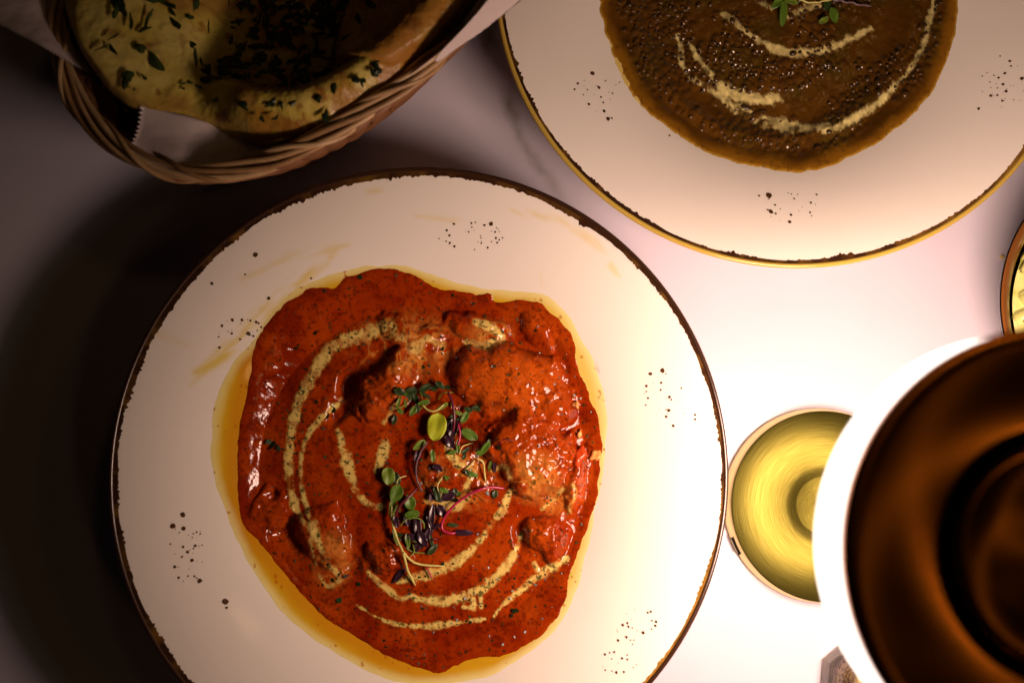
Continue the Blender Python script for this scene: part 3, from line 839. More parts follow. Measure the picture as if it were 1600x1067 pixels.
# small torn bits that belong to the garnish: dark leaves and thread-like stems tucked under the sprigs
r_ = np.random.default_rng(33)
HOST = [o for o in COL.objects if o.name.startswith('microgreen_sprig')]
for (u0, v0, su, sv, n_) in [(655, 622, 36, 16, 6), (715, 660, 26, 28, 6), (745, 705, 22, 24, 6), (630, 800, 22, 42, 6), (662, 838, 22, 24, 5), (690, 770, 26, 18, 5)]:
    host = min(HOST, key=lambda o: (o.location - P(u0, v0, o.location.z)).length)
    for _ in range(n_):
        u, v = r_.normal(u0, su * .6), r_.normal(v0, sv * .6)
        leaf(host, u, v, r_.uniform(10, 30), r_.uniform(5, 14), r_.uniform(0, 360), ['dark', 'dark', 'green', 'purple', 'dark', 'mid'][r_.integers(0, 6)], zf, r_.uniform(.0003, .003), tilt=r_.uniform(-.3, .3), roll=r_.uniform(-.3, .3), curl=r_.uniform(.1, .4))
    for _ in range(3):
        u, v = r_.normal(u0, su * .6), r_.normal(v0, sv * .6); a = r_.uniform(0, 6.28); q = r_.uniform(14, 30)
        stem(host, [(u, v, .001), (u + q * .5 * math.cos(a), v + q * .5 * math.sin(a), .003), (u + q * math.cos(a + .5), v + q * math.sin(a + .5), .001)], r_.uniform(.7, 1.3), ['pale', 'wine', 'mid', 'mauve'][r_.integers(0, 4)], zf)

# onion and tomato bits by the right edge
for nm, lst, c in [('onion_piece', [(931, 712, 22, 17, 1), (905, 678, 15, 8, 2), (900, 633, 15, 12, 3)], (.70, .30, .08)), ('tomato_piece', [(905, 715, 18, 40, 4)], (.50, .05, .008))]:
    mt = mat_new(nm, c, .18)
    for (u, v, a, b_, sd) in lst:
        bm = bmesh.new(); bmesh.ops.create_icosphere(bm, subdivisions=3, radius=1)
        z = curry_z(u, v)
        for w in bm.verts:
            k = 1 + .3 * math.sin(w.co.x * 3 + sd) * math.cos(w.co.y * 4 + sd * 2)
            p = Vector((w.co.x * a * .5 * .00029 * k, w.co.y * b_ * .5 * .00029 * k, w.co.z * .0028 * k))
            p = Matrix.Rotation(sd * .7, 3, 'Z') @ p
            w.co = P(u, v, z) + p
        me = bpy.data.meshes.new(nm); bm.to_mesh(me); bm.free()
        for q in me.polygons: q.use_smooth = True
        link(nm, me, mt, curry)

# ------------------------------------------------------------------ dal on plate 2
D_OUT = smooth_poly([(938,-10),(945,40),(962,90),(985,140),(1012,172),(1060,208),(1110,238),(1160,254),(1220,266),(1262,267),(1310,253),(1370,224),(1420,184),(1456,145),(1478,100),(1491,60),(1497,0),(1480,-70),(1420,-140),(1330,-185),(1220,-200),(1100,-180),(1000,-120),(950,-60)], 5)
U, V = np.meshgrid(np.arange(925, 1512, 1.7), np.arange(-222, 282, 1.7))
X, Y = W(U, V, ZC)
for _k in range(2):
    PZs2 = plate_z(np.hypot(X - plate2.cx, Y - plate2.cy))
    X, Y = W(U, V, PZs2 + .002)
PZs2 = plate_z(np.hypot(X - plate2.cx, Y - plate2.cy))
dD = signed_dist(U, V, D_OUT) + fbm(U, V, 16, 4, 3) * 3.5
DCREAM = [
    ([(1056,62),(1063,85),(1062,105),(1072,122),(1100,142),(1130,162),(1150,180),(1178,192)], [9, 12, 9, 9, 13, 14, 16, 14], .95),
    ([(1078,78),(1092,102),(1112,128),(1140,150),(1175,160),(1215,158)], [8, 12, 14, 18, 22, 18], .95),
    ([(1150,170),(1185,192),(1225,203),(1265,205),(1305,202),(1340,182),(1375,158),(1395,135)], [10, 20, 24, 16, 16, 16, 15, 10], .95),
    ([(1385,148),(1412,120),(1432,92),(1445,62),(1452,30),(1460,0)], [10, 11, 9, 10, 12, 8], .85),
    ([(1128,28),(1145,42),(1165,58),(1195,75),(1225,86),(1262,86),(1300,78),(1330,62),(1356,50)], [10, 10, 9, 14, 16, 16, 15, 14, 10], .9),
    ([(1460,0),(1440,-60),(1390,-120),(1300,-150),(1200,-160)], [8, 12, 14, 14, 10], .85), ([(1165,-5),(1185,10),(1200,18)], [14, 16, 10], .7), ([(1228,32),(1250,22),(1275,14)], [12, 14, 10], .75)]
WID = .68
cmD, clD = strokes_mask(U, V, DCREAM, 2, 1.4, .95)
# lentils: random close packing, holes in the cream where they push through
r_ = np.random.default_rng(5)
LEN = []
grid_occ = {}
for _ in range(9000):
    u, v = r_.uniform(940, 1495), r_.uniform(-40, 262)
    i = int((v + 222) / 1.7); j = int((u - 925) / 1.7)
    if dD[i, j] < 24: continue
    dens = .16 + 1.5 * float(fbm(np.array(u), np.array(v), 55, 3, 6)) + .25 * (dD[i, j] < 80)
    if r_.random() > dens: continue
    if cmD[i, j] > .6 and r_.random() < .75: continue
    rad = 3.4 + 4.4 * r_.random() ** 1.3
    k = (int(u // 14), int(v // 14)); ok = True
    for a in (-1, 0, 1):
        for b in (-1, 0, 1):
            for (p, q, w) in grid_occ.get((k[0] + a, k[1] + b), ()):
                if (p - u) ** 2 + (q - v) ** 2 < (.78 * (w + rad)) ** 2: ok = False
    if not ok: continue
    grid_occ.setdefault(k, []).append((u, v, rad)); LEN.append((u, v, rad))
LEN.sort(key=lambda q: -(q[2] + 100 * (q[1] > -4)))
LEN = LEN[:460]
lb = np.zeros(U.shape)
for (u, v, rad) in LEN:
    i0, i1 = int((v - 14 + 222) / 1.7), int((v + 14 + 222) / 1.7) + 1; j0, j1 = int((u - 14 - 925) / 1.7), int((u + 14 - 925) / 1.7) + 1
    i0 = max(i0, 0); j0 = max(j0, 0)
    d = np.hypot(U[i0:i1, j0:j1] - u, V[i0:i1, j0:j1] - v)
    lb[i0:i1, j0:j1] = np.maximum(lb[i0:i1, j0:j1], sstep(1.5, .35, d / rad))
innerD = sstep(6, 40, dD)
hzD = np.clip(.0182 - PZs2, .0016, .0060) * 1000 * (1 - np.exp(-np.clip(dD, 0, None) / 13)) + np.clip(dD, None, 0) * .09 + innerD * (.7 * fbm(U, V, 60, 4, 1) + .26 * fbm(U, V, 9, 3, 4) + .5 * fbm(U, V, 22, 3, 8)) + 1.0 * lb * innerD * (1 - .6 * cmD) + .2 * cmD
ZD = PZs2 + hzD * .001
nm = fbm(U, V, 50, 4, 5); nf = fbm(U, V, 6, 3, 7)
cD = np.tile(np.array([.072, .029, .003]), U.shape + (1,))
cD = mix(cD, (.10, .040, .004), sstep(0, .5, nm) * .6)
cD = mix(cD, (.060, .038, .004), sstep(.0, .5, -nm) * .6)
cD = mix(cD, (.27, .115, .008), sstep(24, 3, dD + 12 * nm) * .8)
cD = mix(cD, (.5, .30, .03), sstep(5, 0, dD) * .8)
cD = mix(cD, (.05, .022, .008), sstep(.25, .6, nf) * .5)
cD = mix(cD, (.055, .024, .006), lb * .4 * (1 - cmD))
cD = mix(cD, np.array([.60, .51, .20]) * (1 + .45 * nf[..., None]), np.clip(cmD, 0, 1) * (1 - .5 * lb))
cD = mix(cD, (.55, .42, .07), sstep(10, 2, np.abs(np.hypot(U - 1000, V - 110) - 55)) * 0)
dal = empty('black_dal', (plate2.cx, plate2.cy, .0062))
tag(dal, 'dark brown lentil dal with broken cream swirls filling the rear plate', 'dal')
ND = normals_of(X, Y, ZD)
fmD = cells(dD > -14)
labD = np.where(cmD > .5, clD, -1)[:-1, :-1]
patch('sauce', X, Y, ZD, cD, ND, fmD & (labD == -1), M_dal, dal)
for k in range(len(DCREAM)):
    patch('cream_swirl', X, Y, ZD, cD, ND, fmD & (labD == k), M_dal, dal, .0012)
# thin pale oil along the left edge of the dal
bm_o = signed_dist(U, V, smooth_poly([(940,20),(950,70),(968,112),(985,140),(1000,160),(990,135),(975,100),(958,50)], 4))
oilD = signed_dist(U, V, smooth_poly([(946,40),(952,62),(962,95),(975,125),(992,152),(1010,168),(1040,180),(1020,140),(990,90),(965,40)], 4)) + 2.5 * nf
Zo2 = PZs2 + .0006 * (1 - np.exp(-np.clip(oilD, 0, None) / 6)) + np.clip(oilD, None, 0) * .00012
patch('oil_pool', X, Y, Zo2, np.tile(np.array([.66, .50, .14]), U.shape + (1,)), normals_of(X, Y, Zo2), cells((oilD > -5) & (dD < 14)), M_oil, dal)
def dal_z(px, py):
    j = int(np.clip((px - 925) / 1.7, 0, U.shape[1] - 1)); i = int(np.clip((py + 222) / 1.7, 0, U.shape[0] - 1))
    return float(ZD[i, j])
# one lentil, shared by all
bm = bmesh.new(); bmesh.ops.create_icosphere(bm, subdivisions=2, radius=1.0)
for w in bm.verts: w.co.z *= .62
lme = bpy.data.meshes.new('lentil'); bm.to_mesh(lme); bm.free()
for q in lme.polygons: q.use_smooth = True
lme.materials.append(M_lentil)
lme2 = lme.copy(); lme2.materials.clear(); lme2.materials.append(M_lentil2)
lv = [v.co.copy() for v in lme.vertices]; lf = [tuple(q.vertices) for q in lme.polygons]
rest = Bag()
for k, (u, v, rad) in enumerate(LEN):
    z = dal_z(u, v) - rad * .00029 * r_.uniform(.25, .95)
    x, y = W(u, v, dal_z(u, v))
    s = rad * .00029
    M3 = Matrix.Translation((float(x), float(y), z)) @ Matrix.Rotation(r_.uniform(0, 6.28), 4, 'Z') @ Matrix.Rotation(r_.uniform(-.35, .35), 4, 'X') @ Matrix.Diagonal((s, s * r_.uniform(.62, 1), s * r_.uniform(.8, 1.15), 1))
    if k < 300:
        o = link('lentil', lme if r_.random() < .32 else lme2, None, dal)
        o.matrix_basis = M3
    else:
        rest.add([M3 @ p for p in lv], lf)
if rest.v: tag(rest.build('lentil_mass', M_lentil, dal), kind='stuff')
def bean(u, v, l, w, ang):
    b = Bag(); q = Matrix.Translation(P(u, v, dal_z(u, v))) @ Matrix.Rotation(-math.radians(ang), 4, 'Z') @ Matrix.Diagonal((l * .000145, w * .000145, .0011, 1))
    b.add([q @ p for p in lv], lf); b.build('bean', M_lentil, dal)
bean(1185, 176, 34, 9, -20); bean(1165, 168, 22, 9, 15)

g = sprig(1222, 15, 'microgreen with a drooping green leaf at the top of the dark dal', dal_z)
leaf(g, 1224, 22, 48, 16, 95, 'green', dal_z, .003, tilt=-.1); leaf(g, 1214, 6, 30, 16, 140, 'green', dal_z, .004); leaf(g, 1236, 2, 30, 14, 20, 'mid', dal_z, .004); leaf(g, 1205, -8, 34, 16, 30, 'green', dal_z, .004)
stem(g, [(1225, -20), (1240, -6), (1262, 4), (1280, 4)], 1.6, 'pale', dal_z, .003)
g = sprig(1295, 15, 'microgreen with a notched leaf and long pale stem at the top of the dark dal', dal_z)
leaf(g, 1303, 24, 34, 18, 75, 'green', dal_z, .003); leaf(g, 1287, 32, 22, 12, 150, 'mid', dal_z, .003); leaf(g, 1292, 8, 24, 14, 100, 'dark', dal_z, .003)
stem(g, [(1300, 0), (1320, 3), (1345, 8), (1362, 10)], 1.7, 'mauve', dal_z, .002); stem(g, [(1262, 5), (1276, 4), (1300, 0)], 1.6, 'pale', dal_z, .003)

# ------------------------------------------------------------------ bread basket
BZ = .084
rim_px = [(715,66),(665,114),(570,185),(475,236),(404,266),(309,281),(237,268),(166,231),(113,178),(85,127),(72,75),(72,0),(105,-110),(200,-215),(350,-280),(520,-300),(690,-270),(800,-190),(830,-90),(785,-5)]
rim_w = smooth_poly([tuple(map(float, W(a, b, BZ))) for a, b in rim_px], 16)
seg = np.linalg.norm(np.diff(np.vstack([rim_w, rim_w[:1]]), axis=0), axis=1); cum = np.concatenate([[0], np.cumsum(seg)])
def rim_at(t):
    t = (np.asarray(t) % 1.0) * cum[-1]
    q = np.vstack([rim_w, rim_w[:1]])
    return np.stack([np.interp(t, cum, q[:, 0]), np.interp(t, cum, q[:, 1])], -1)
bc = rim_w.mean(0)
def wall_at(t, h, off=0.0):
    """point of the flared wall: h = 0 at the floor, 1 at the rim"""
    r = rim_at(t); d = r - bc
    ln = np.linalg.norm(d, axis=-1, keepdims=True)
    k = .62 + .36 * np.asarray(h)[..., None] ** .8
    q = bc + d * k + d / ln * np.asarray(off)[..., None]
    return np.concatenate([q, np.asarray(.006 + (BZ - .010) * np.asarray(h))[..., None] + 0 * q[..., :1]], -1)
basket = empty('bread_basket', (float(bc[0]), float(bc[1]), 0))
tag(basket, 'oval woven wicker basket lined with paper and holding naan, in the upper left', 'basket')
for k in range(26):
    h = (k + .5) / 26
    t = np.linspace(0, 1, 241)[:-1]
    off = .0011 * np.sin(t * 2 * np.pi * 24 + (k % 2) * np.pi)
    pts = wall_at(t, np.full(t.shape, h), off)
    pts = np.vstack([pts, pts[:1]])
    tube('weaver', pts, .0018, M_wicker_in, basket, 6)
for k in range(48):
    t = k / 48
    hs = np.linspace(0, 1, 9)
    pts = wall_at(t + .05 * hs ** 2, hs)
    tube('stake', pts, .0014, M_wicker_in, basket, 6)
hb = smooth_poly([tuple(wall_at(t, np.array(0.0))[:2]) for t in np.linspace(0, 1, 40, endpoint=False)], 1)
fb = Bag(); nfl = len(hb)
fb.add([(p[0], p[1], .0075) for p in hb] + [(p[0], p[1], .004) for p in hb], [tuple(range(nfl)), tuple(range(2 * nfl - 1, nfl - 1, -1))] + [((i + 1) % nfl, i, nfl + i, nfl + (i + 1) % nfl) for i in range(nfl)])
fb.build('floor', M_wicker_in, basket, smooth=False)
# braided rim: long strands that wind round the edge
M_wick = [M_wicker]
for k, c in enumerate([((.22, .115, .045), (.40, .23, .10)), ((.40, .25, .12), (.62, .43, .23))]):
    m = mat_new('wicker_tone', (.4, .25, .1), .38)
    t_ = N(m, 'ShaderNodeTexNoise', Scale=90.0, Detail=4.0); L(m, objco(m), t_.inputs['Vector'])
    L(m, ramp(m, t_.outputs[0], [(.3, c[0]), (.7, c[1])]), bsdf(m).inputs['Base Color'])
    M_wick.append(m)
for k in range(14):
    tt = np.linspace(0, 1, 30); ph = tt * 2 * np.pi * .9 - 1.6
    rr = rim_at(k / 14 + .013 * (k % 3) + tt * .11); d = rr - bc; d /= np.linalg.norm(d, axis=1, keepdims=True)
    q = rr + d * (np.cos(ph) * .0044)[:, None] - d * .004
    pts = np.concatenate([q, (BZ - .004 + np.sin(ph) * .0046)[:, None]], 1)
    tube('rim_strand', pts, .0012 * np.clip(np.minimum(tt, 1 - tt) * 12 + .4, 0, 1), M_wick[(k * 2) % 3], basket, 8)
NS = 20
for k in range(NS):
    span = .30
    t0 = k / NS
    tt = np.linspace(0, 1, 40)
    ph = tt * 2 * np.pi * .98 - 1.9
    rr = rim_at(t0 + tt * span); d = rr - bc; d /= np.linalg.norm(d, axis=1, keepdims=True)
    rad = .0034
    q = rr + d * (np.cos(ph) * rad)[:, None] - d * .004
    z = BZ - .004 + np.sin(ph) * rad
    wob = .0006 * np.sin(tt * 17 + k * 2.1)
    pts = np.concatenate([q + d * wob[:, None], z[:, None]], 1)
    rs = .00135 * (1 + .12 * math.sin(k * 3.7)) * np.clip(np.minimum(tt, 1 - tt) * 14 + .45, 0, 1)
    tube('rim_strand', pts, rs, M_wick[k % 3], basket, 8)

# ------------------------------------------------------------------ naan
def naan_piece(label, outline, hfun, colfun, bounds, dzu, step=2.0, seed=1):
    U, V = np.meshgrid(np.arange(bounds[0], bounds[1], step), np.arange(bounds[2], bounds[3], step))
    X, Y = W(U, V, .074)
    d = signed_dist(U, V, outline) + 2.2 * fbm(U, V, 25, 3, seed)
    z = hfun(U, V, d)
    z = z - .010 * np.clip(1 - np.clip(d, 0, None) / 16, 0, 1) ** 2.2
    c = colfun(U, V, d)
    o_ = empty('naan_bread', P(float(outline[:, 0].mean()), float(outline[:, 1].mean()), .05))
    tag(o_, label, 'naan', 'naan breads in the basket')
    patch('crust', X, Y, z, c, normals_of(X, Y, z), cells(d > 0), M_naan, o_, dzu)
    def zf(px, py):
        j = int(np.clip((px - bounds[0]) / step, 0, U.shape[1] - 1)); i = int(np.clip((py - bounds[2]) / step, 0, U.shape[0] - 1))
        return float(z[i, j])
    return o_, zf
def ncol(U, V, d):
    a = fbm(U, V, 55, 4, 3); b = fbm(U, V, 17, 3, 9)
    c = np.tile(np.array([.60, .46, .085]), U.shape + (1,))
    c = mix(c, (.70, .56, .16), sstep(0, .5, a) * .6)
    c = mix(c, (.36, .17, .035), sstep(.12, .5, -a) * .75)
    c = mix(c, (.26, .07, .012), sstep(.30, .6, b) * .75)
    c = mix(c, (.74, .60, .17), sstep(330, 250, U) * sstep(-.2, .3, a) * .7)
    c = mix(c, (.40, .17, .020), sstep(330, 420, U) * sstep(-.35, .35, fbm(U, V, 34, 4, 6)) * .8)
    c = mix(c, (.30, .12, .025), sstep(38, 2, d) * .55)
    return c
NA = smooth_poly([(88,-60),(100,0),(118,55),(150,112),(190,160),(238,182),(290,192),(335,202),(400,222),(465,226),(530,208),(590,172),(640,128),(640,60),(600,-60),(400,-120),(200,-120)], 5)
EDGE = [(250,230),(335,202),(400,222),(465,226),(530,208),(590,172),(650,128),(720,60),(770,-20),(800,-80)]
def hA(U, V, d):
    de, _ = seg_dist(U, V, EDGE)
    ridge = .017 * np.exp(-((de - 52) / 46) ** 2) * sstep(300, 400, U)
    valley = -.019 * sstep(62, 125, de) * sstep(290, 350, U)
    lift = .019 * sstep(350, 140, U) - .010 * sstep(150, 90, U)
    return .072 + ridge + valley + lift + .0011 * fbm(U, V, 48, 4, 2) + .0004 * fbm(U, V, 12, 3, 5)
n1, z1 = naan_piece('large blistered naan with chopped coriander, in the left of the basket', NA, hA, ncol, (80, 700, -130, 240), .006)
NB = smooth_poly([(523,98),(560,112),(608,125),(640,110),(690,70),(728,26),(760,-20),(770,-80),(650,-110),(560,-60),(520,20)], 5)
def hB(U, V, d):
    de, _ = seg_dist(U, V, EDGE)
    return .0765 + .015 * np.exp(-((de - 50) / 48) ** 2) - .012 * sstep(90, 170, de) + .0011 * fbm(U, V, 40, 4, 8) + .0004 * fbm(U, V, 12, 3, 5)
def ncolB(U, V, d):
    c = ncol(U + 300, V + 90, d)
    k = np.hypot((U - 598) / 10, (V - 76) / 8); c = mix(c, (.12, .02, .006), sstep(1.3, .5, k) * .8)
    k = np.hypot((U - 650) / 16, (V - 62) / 12); c = mix(c, (.08, .02, .01), sstep(1.3, .4, k) * .8)
    return mix(c, (.42, .17, .03), .35 * np.ones(U.shape))
n2, z2 = naan_piece('browned torn naan piece overlapping the larger one, in the right of the basket', NB, hB, ncolB, (505, 790, -120, 140), .005)
M_cor = mat_new('coriander', (.05, .085, .02), 0.4); M_cor2 = mat_new('coriander_dark', (.016, .030, .010), 0.4)
r_ = np.random.default_rng(11)
def coriander(parent, zf, u, v, l, w, ang, mat):
    """a chopped bit of leaf: ragged, slightly cupped, thin"""
    a = math.radians(-ang); k = 12; c = P(u, v, zf(u, v) + .0007)
    ring = []; bot = []
    for t in range(k):
        th = t * 6.283 / k
        rr = 1 + .35 * math.sin(th * 3 + u) * r_.random() - .25 * r_.random()
        x, y = .5 * l * .00028 * rr * math.cos(th), .5 * w * .00028 * rr * math.sin(th)
        X_, Y_ = x * math.cos(a) - y * math.sin(a), x * math.sin(a) + y * math.cos(a)
        ring.append(c + Vector((X_, Y_, .0006 * r_.random()))); bot.append(ring[-1] - Vector((0, 0, .0003)))
    ring.append(c + Vector((0, 0, .0009))); bot.append(c + Vector((0, 0, .0006)))
    f = [(t, (t + 1) % k, k) for t in range(k)] + [(k + 1 + (t + 1) % k, k + 1 + t, 2 * k + 1) for t in range(k)] + [((t + 1) % k, t, k + 1 + t, k + 1 + (t + 1) % k) for t in range(k)]
    mesh_np('coriander_leaf', ring + bot, f, mat, parent, smooth=False)
for (u, v, l, w, an) in [(245, 98, 46, 16, 48), (219, 75, 24, 14, 30), (200, 120, 22, 22, 20), (196, 130, 28, 12, 110), (225, 121, 14, 6, 45), (176, 77, 26, 8, 55), (305, 88, 44, 8, 80), (300, 70, 20, 10, 40), (312, 95, 30, 8, 65), (232, 30, 40, 7, 110), (226, 46, 26, 7, 160), (205, 35, 34, 7, 85), (275, 37, 30, 9, 45), (296, 27, 20, 9, 20), (190, 12, 34, 18, 60), (185, 4, 26, 16, 10), (180, 20, 26, 10, 100), (262, 8, 40, 8, 20), (270, 20, 20, 6, 60), (318, 30, 60, 14, 60), (326, 60, 50, 12, 75), (312, 137, 12, 6, 20), (298, 130, 10, 5, 10), (286, 131, 14, 4, 170), (287, 139, 5, 5, 0), (210, 140, 5, 5, 0), (178, 58, 24, 3, 150), (160, 75, 26, 3, 155), (240, 0, 40, 12, 10), (305, 5, 36, 14, 100)]:
    coriander(n1, z1, u, v, l, w, an, M_cor if r_.random() < .35 else M_cor2)
for _ in range(420):
    u = r_.uniform(318, 600); v = r_.uniform(-15, 215)
    de = min(math.hypot(u - a, v - b) for a, b in smooth_poly(EDGE, 4, closed=False))
    if r_.random() > sstep(15, 95, de) ** 1.5 or u > 600: continue
    coriander(n1, z1, u, v, r_.uniform(10, 34), r_.uniform(5, 14), r_.uniform(0, 180), M_cor2)
for (u, v, l, w, an) in [(522, 138, 20, 11, 95), (460, 135, 24, 12, 60), (452, 155, 16, 8, 20), (380, 165, 22, 12, 40), (420, 150, 18, 8, 120), (510, 92, 30, 5, 10)]:
    coriander(n1, z1, u, v, l, w, an, M_cor2)
for (u, v, l, w, an) in [(600, 52, 20, 14, 20), (560, 30, 26, 10, 70), (540, 60, 24, 10, 130), (580, 8, 30, 12, 40), (620, 20, 22, 9, 100), (548, 84, 26, 8, 20), (575, 70, 16, 8, 60), (640, -5, 24, 10, 20), (605, 36, 18, 8, 150), (566, 92, 18, 6, 30)]:
    coriander(n2, z2, u, v, l, w, an, M_cor2)

# ------------------------------------------------------------------ paper under the naan
def strip(bag, inner, outer, sag, ns=120, nt=14, teeth_s0=0.0, teeth_t1=0.0, thick=.00018, seed=0):
    """ruled sheet between two 3-D polylines; teeth on its s=0 end or on its outer edge"""
    A = smooth_poly([tuple(P(a, b, z)) for a, b, z in inner], 10, closed=False)
    B = smooth_poly([tuple(P(a, b, z)) for a, b, z in outer], 10, closed=False)
    rs = lambda Q, n: np.stack([np.interp(np.linspace(0, 1, n), np.concatenate([[0], np.cumsum(np.linalg.norm(np.diff(Q, axis=0), axis=1))]) / np.linalg.norm(np.diff(Q, axis=0), axis=1).sum(), Q[:, k]) for k in range(3)], -1)
    A = rs(A, ns); B = rs(B, ns)
    T = np.linspace(0, 1, nt)
    G = A[:, None] * (1 - T)[None, :, None] + B[:, None] * T[None, :, None]
    s = np.linspace(0, 1, ns)
    G[..., 2] += sag * np.sin(np.pi * T)[None] + .0008 * fbm(s[:, None] * 9 + 0 * T[None], T[None] * 3 + 0 * s[:, None], 1, 3, seed)
    if teeth_s0:
        z = np.abs((np.arange(nt) % 2) - .5) * 0 + (np.arange(nt) % 2) * teeth_s0
        dr = (G[1] - G[0]); dr /= np.linalg.norm(dr, axis=1, keepdims=True)
        G[0] = G[0] - dr * z[:, None]
    if teeth_t1:
        z = (np.arange(ns) % 2) * teeth_t1
        dr = (G[:, -1] - G[:, -2]); dr /= np.linalg.norm(dr, axis=1, keepdims=True)
        G[:, -1] = G[:, -1] + dr * z[:, None]
    v = np.concatenate([G.reshape(-1, 3), (G - np.array([0, 0, thick])).reshape(-1, 3)])
    K = ns * nt; f = []
    for i in range(ns - 1):
        for j in range(nt - 1):
            q = i * nt + j
            f.append((q, q + 1, q + nt + 1, q + nt)); f.append((K + q, K + q + nt, K + q + nt + 1, K + q + 1))
        for j in (0, nt - 1):
            q = i * nt + j; f.append((q, q + nt, K + q + nt, K + q))
    for i in (0, ns - 1):
        for j in range(nt - 1):
            q = i * nt + j; f.append((q, q + 1, K + q + 1, K + q))
    bag.add(v.tolist(), f)
pb = Bag()
strip(pb, [(224,166,.0790),(300,184,.0750),(380,208,.0660),(470,214,0.0640),(550,190,0.0640),(630,128,0.0660),(690,70,.0740),(730,24,.0860),(770,-40,.0900)],
      [(201,246,.0840),(256,263,.0840),(312,262,.0810),(400,248,.0770),(480,220,0.0750),(560,174,0.0760),(640,118,.0840),(690,78,0.0920),(735,35,0.0940),(790,-40,0.0950)], -.003, 130, 25, teeth_s0=.0017, seed=2)
strip(pb, [(150,118,0.0660),(128,84,0.0710),(104,38,0.0740),(90,0,0.0760),(84,-60,0.0770)],
      [(138,112,0.0750),(112,99,0.0830),(60,68,0.0930),(0,37,0.0960),(-80,0,0.0960)], .002, 90, 12, teeth_t1=.0013, seed=5)
strip(pb, [(676,96,.0905),(700,70,.0935),(735,32,.0955),(775,-20,.0965),(800,-80,.0965)],
      [(684,98,.0890),(712,78,.0850),(758,46,.0800),(815,0,.0760),(870,-60,.0720)], .0015, 80, 12, seed=8)
fl = [tuple(map(float, W(a, b, .050))) for a, b in [(230,172),(380,210),(470,214),(560,190),(640,128),(740,10),(700,-150),(450,-220),(200,-160),(100,0),(150,110)]]
k = len(fl)
pb.add([(x, y, .050) for x, y in fl] + [(x, y, .0497) for x, y in fl], [tuple(range(k)), tuple(range(2 * k - 1, k - 1, -1))])
tag(pb.build('paper_liner', M_paper), 'white deli paper with serrated edges folded under the naan in the basket', 'paper')

# ------------------------------------------------------------------ table lamp
LX, LY = .16126, -.03278
brushed(M_gold, LX, LY)
lamp = empty('table_lamp', (LX, LY, 0))
tag(lamp, 'cordless table lamp with round brushed gold foot and glowing disc head under a copper top', 'lamp')
fb_ = .0136
base_o = lathe('foot', [(.0005, .0006), (.0477, .0006), (.0486, .0016), (.0488, .0030), (.0476, .0114), (.0471, .0122)], LX, LY, 180, M_gold_side, lamp)
lathe('foot_top', [(.0471, .0123), (.0464, .0128), (.030, .0129), (.0205, .0129), (.0180, .0124), (.0150, .0114), (.0140, .0111), (.0045, .0111)], LX, LY, 180, M_gold, lamp)
# charging slot in the foot's side
a_s = math.atan2(P(1158, 848, .006).y - LY, P(1158, 848, .006).x - LX)
bm = bmesh.new(); bmesh.ops.create_cube(bm, size=1)
for w in bm.verts:
    w.co = Matrix.Rotation(a_s, 3, 'Z') @ Vector((.0477 + w.co.x * .0024, w.co.y * .0088, .0068 + w.co.z * .0013)) + Vector((LX, LY, 0))
bmesh.ops.bevel(bm, geom=bm.edges[:], offset=.0003, segments=2, affect='EDGES')
me = bpy.data.meshes.new('charging_port'); bm.to_mesh(me); bm.free()
link('charging_port', me, M_black, base_o)
ZB, ZT, HR = .2022, .2295, .0651
lathe('stem', [(.0001, .0100), (.0045, .0100), (.0045, ZB + .0191), (.0001, ZB + .0191)], LX, LY, 40, M_gold_side, lamp)
lathe('added_baffle', [(HR - .0022, ZB + .0190), (HR - .0022, ZB + .0006)], LX, LY, 200, M_added_baffle, lamp)  # unseen, added to keep grazing lamp light off the far table
lathe('diffuser_ring', [(HR - .0022, ZB + .0005), (HR - .0006, ZB), (HR, ZB + .0008), (HR, ZT - .003)], LX, LY, 200, M_glow, lamp)
lathe('bottom_panel', [(.0045, ZB + .0190), (HR - .0023, ZB + .0190)], LX, LY, 200, M_glow2, lamp)
lathe('panel_back', [(.0001, ZB + .0197), (HR - .0023, ZB + .0197), (HR - .0023, ZB + .0193), (.0046, ZB + .0193)], LX, LY, 200, M_black, lamp)
cap = lathe('shade_cap', [(HR - .0008, ZT - .0029), (HR + .0004, ZT - .0028), (HR + .0006, ZT - .0004), (HR, ZT), (.060, ZT - .0003), (.0385, ZT - .0042), (.0372, ZT - .0046)], LX, LY, 200, M_copper, lamp)
lathe('cap_groove', [(.0372, ZT - .0047), (.0368, ZT - .0070), (.0330, ZT - .0071), (.0309, ZT - .0056)], LX, LY, 200, M_black, cap)
lathe('cap_dish', [(.0318, ZT - .0062), (.0310, ZT - .0055), (.029, ZT - .0050), (.020, ZT - .0062), (.010, ZT - .0072), (.0002, ZT - .0074)], LX, LY, 200, M_copper, cap)

# ------------------------------------------------------------------ small bowl at the right edge
bx, by = map(float, W(1806, 482, .046))
bowl = empty('side_bowl', (bx, by, 0))
tag(bowl, 'small brown-rimmed bowl cut off by the right edge, above the lamp', 'bowl')
BR = bx - float(W(1562, 480, .046)[0])
lathe('bowl_body', [(.0005, .002), (BR * .5, .002), (BR * .52, .005), (BR * .80, .020), (BR * .97, .040), (BR, .046), (BR - .0012, .0472), (BR - .0024, .0465)], bx, by, 160, M_plate, bowl)
lathe('rim_band', [(BR - .0003, .0462), (BR - .0012, .0475), (BR - .0030, .0468), (BR - .0062, .0425)], bx, by, 160, M_brown_in, bowl)
lathe('inner_band', [(BR - .0062, .0426), (BR - .0085, .0385), (BR - .0098, .0350)], bx, by, 160, M_amber_in, bowl)
lathe('bowl_inside', [(BR - .0098, .0351), (BR * .6, .012), (.0005, .010)], bx, by, 120, M_plate, bowl)
r_ = np.random.default_rng(4)
pk = empty('cucumber_salad', (bx, by, .012))
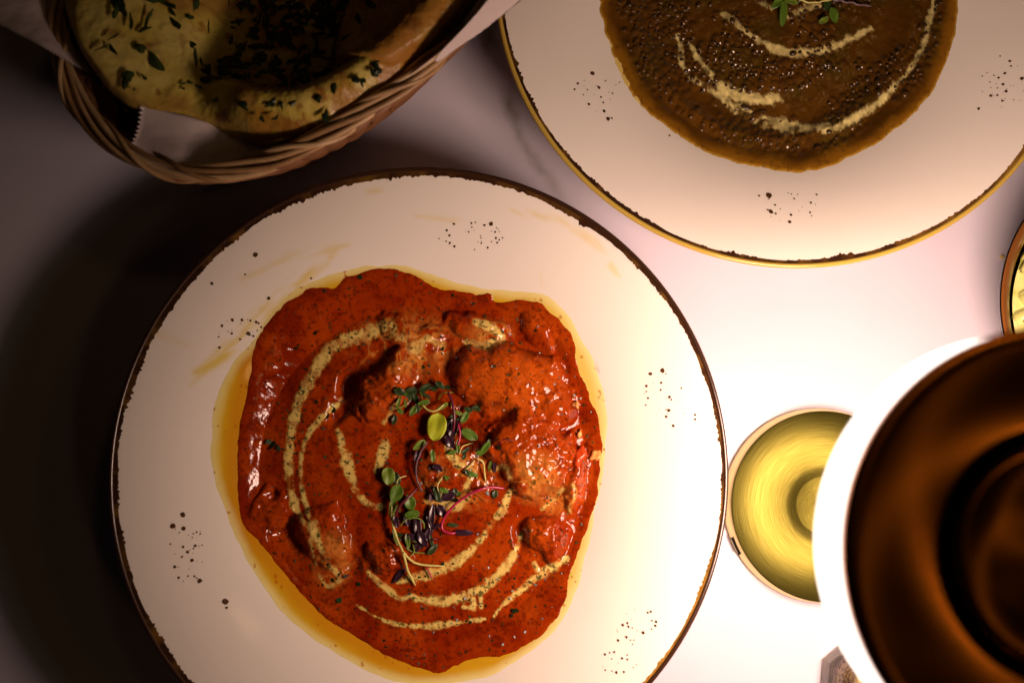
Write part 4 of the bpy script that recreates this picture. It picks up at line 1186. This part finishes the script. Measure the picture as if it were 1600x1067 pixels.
tag(pk, 'pale green chopped cucumber filling the small bowl at the right edge', 'salad')
lathe('dressing', [(BR * .5, .026), (BR - .0125, .0335), (BR - .02, .0345), (.0003, .036)], bx, by, 96, M_pickle, pk)
for k in range(190):
    a = r_.uniform(0, 6.28); q = math.sqrt(r_.random()) * (BR - .015)
    x, y = bx + q * math.cos(a), by + q * math.sin(a)
    bm = bmesh.new(); bmesh.ops.create_cube(bm, size=1)
    bmesh.ops.bevel(bm, geom=bm.edges[:], offset=.12, segments=2, affect='EDGES')
    M3 = Matrix.Translation((x, y, .0365 + r_.uniform(0, .007) - .006 * (q / BR) ** 2)) @ Matrix.Rotation(r_.uniform(0, 6.28), 4, 'Z') @ Matrix.Rotation(r_.uniform(-.5, .5), 4, 'X') @ Matrix.Diagonal((r_.uniform(.007, .013), r_.uniform(.006, .010), r_.uniform(.004, .008), 1))
    bmesh.ops.transform(bm, matrix=M3, verts=bm.verts)
    me = bpy.data.meshes.new('cucumber_piece'); bm.to_mesh(me); bm.free()
    for p_ in me.polygons: p_.use_smooth = True
    link('cucumber_piece', me, M_pickle, pk)

# a crumb beside the bowl
bm = bmesh.new(); bmesh.ops.create_icosphere(bm, subdivisions=2, radius=.0011)
for w in bm.verts: w.co = w.co * (1 + .35 * math.sin(w.co.x * 4000) * math.cos(w.co.y * 3700)) + P(1566, 402, .001)
me = bpy.data.meshes.new('bread_crumb'); bm.to_mesh(me); bm.free()
tag(link('bread_crumb', me, mat_new('crumb', (.6, .45, .15), .7)), 'tiny pale crumb on the table beside the small bowl', 'crumb')

# ------------------------------------------------------------------ glass shaker behind the lamp head
gx, gy = map(float, W(1342, 1060, .0))
shaker = empty('spice_shaker', (gx, gy, 0))
tag(shaker, 'faceted clear glass shaker of brown ground spice, half hidden behind the lamp head', 'shaker')
def octa(name, prof, mat, n=8, rot=.28, wob=0.0, smooth=False):
    v = []; f = []
    for r, z in prof:
        for t in range(n):
            a = rot + t * 2 * math.pi / n
            rr = r * (1 + wob * math.cos(a * 8 - rot * 8))
            v.append((gx + rr * math.cos(a), gy + rr * math.sin(a), z))
    m = len(prof)
    for i in range(m - 1):
        for t in range(n): f.append((i * n + t, i * n + (t + 1) % n, (i + 1) * n + (t + 1) % n, (i + 1) * n + t))
    f.append(tuple(range(n))[::-1]); f.append(tuple(range((m - 1) * n, m * n)))
    return mesh_np(name, v, f, mat, shaker, smooth=smooth)
octa('glass_body', [(.0190, .0006), (.0212, .002), (.0210, .012), (.0180, .024), (.0150, .027)], M_glass)
octa('spice_fill', [(.0090, .0060), (.0112, .0075), (.0112, .020), (.0108, .0225)], M_spice, 48, .28, .05, True)
octa('lid', [(.0128, .0272), (.0132, .0276), (.0130, .0340), (.0105, .0365)], M_gold_side, 40, 0, 0, True)
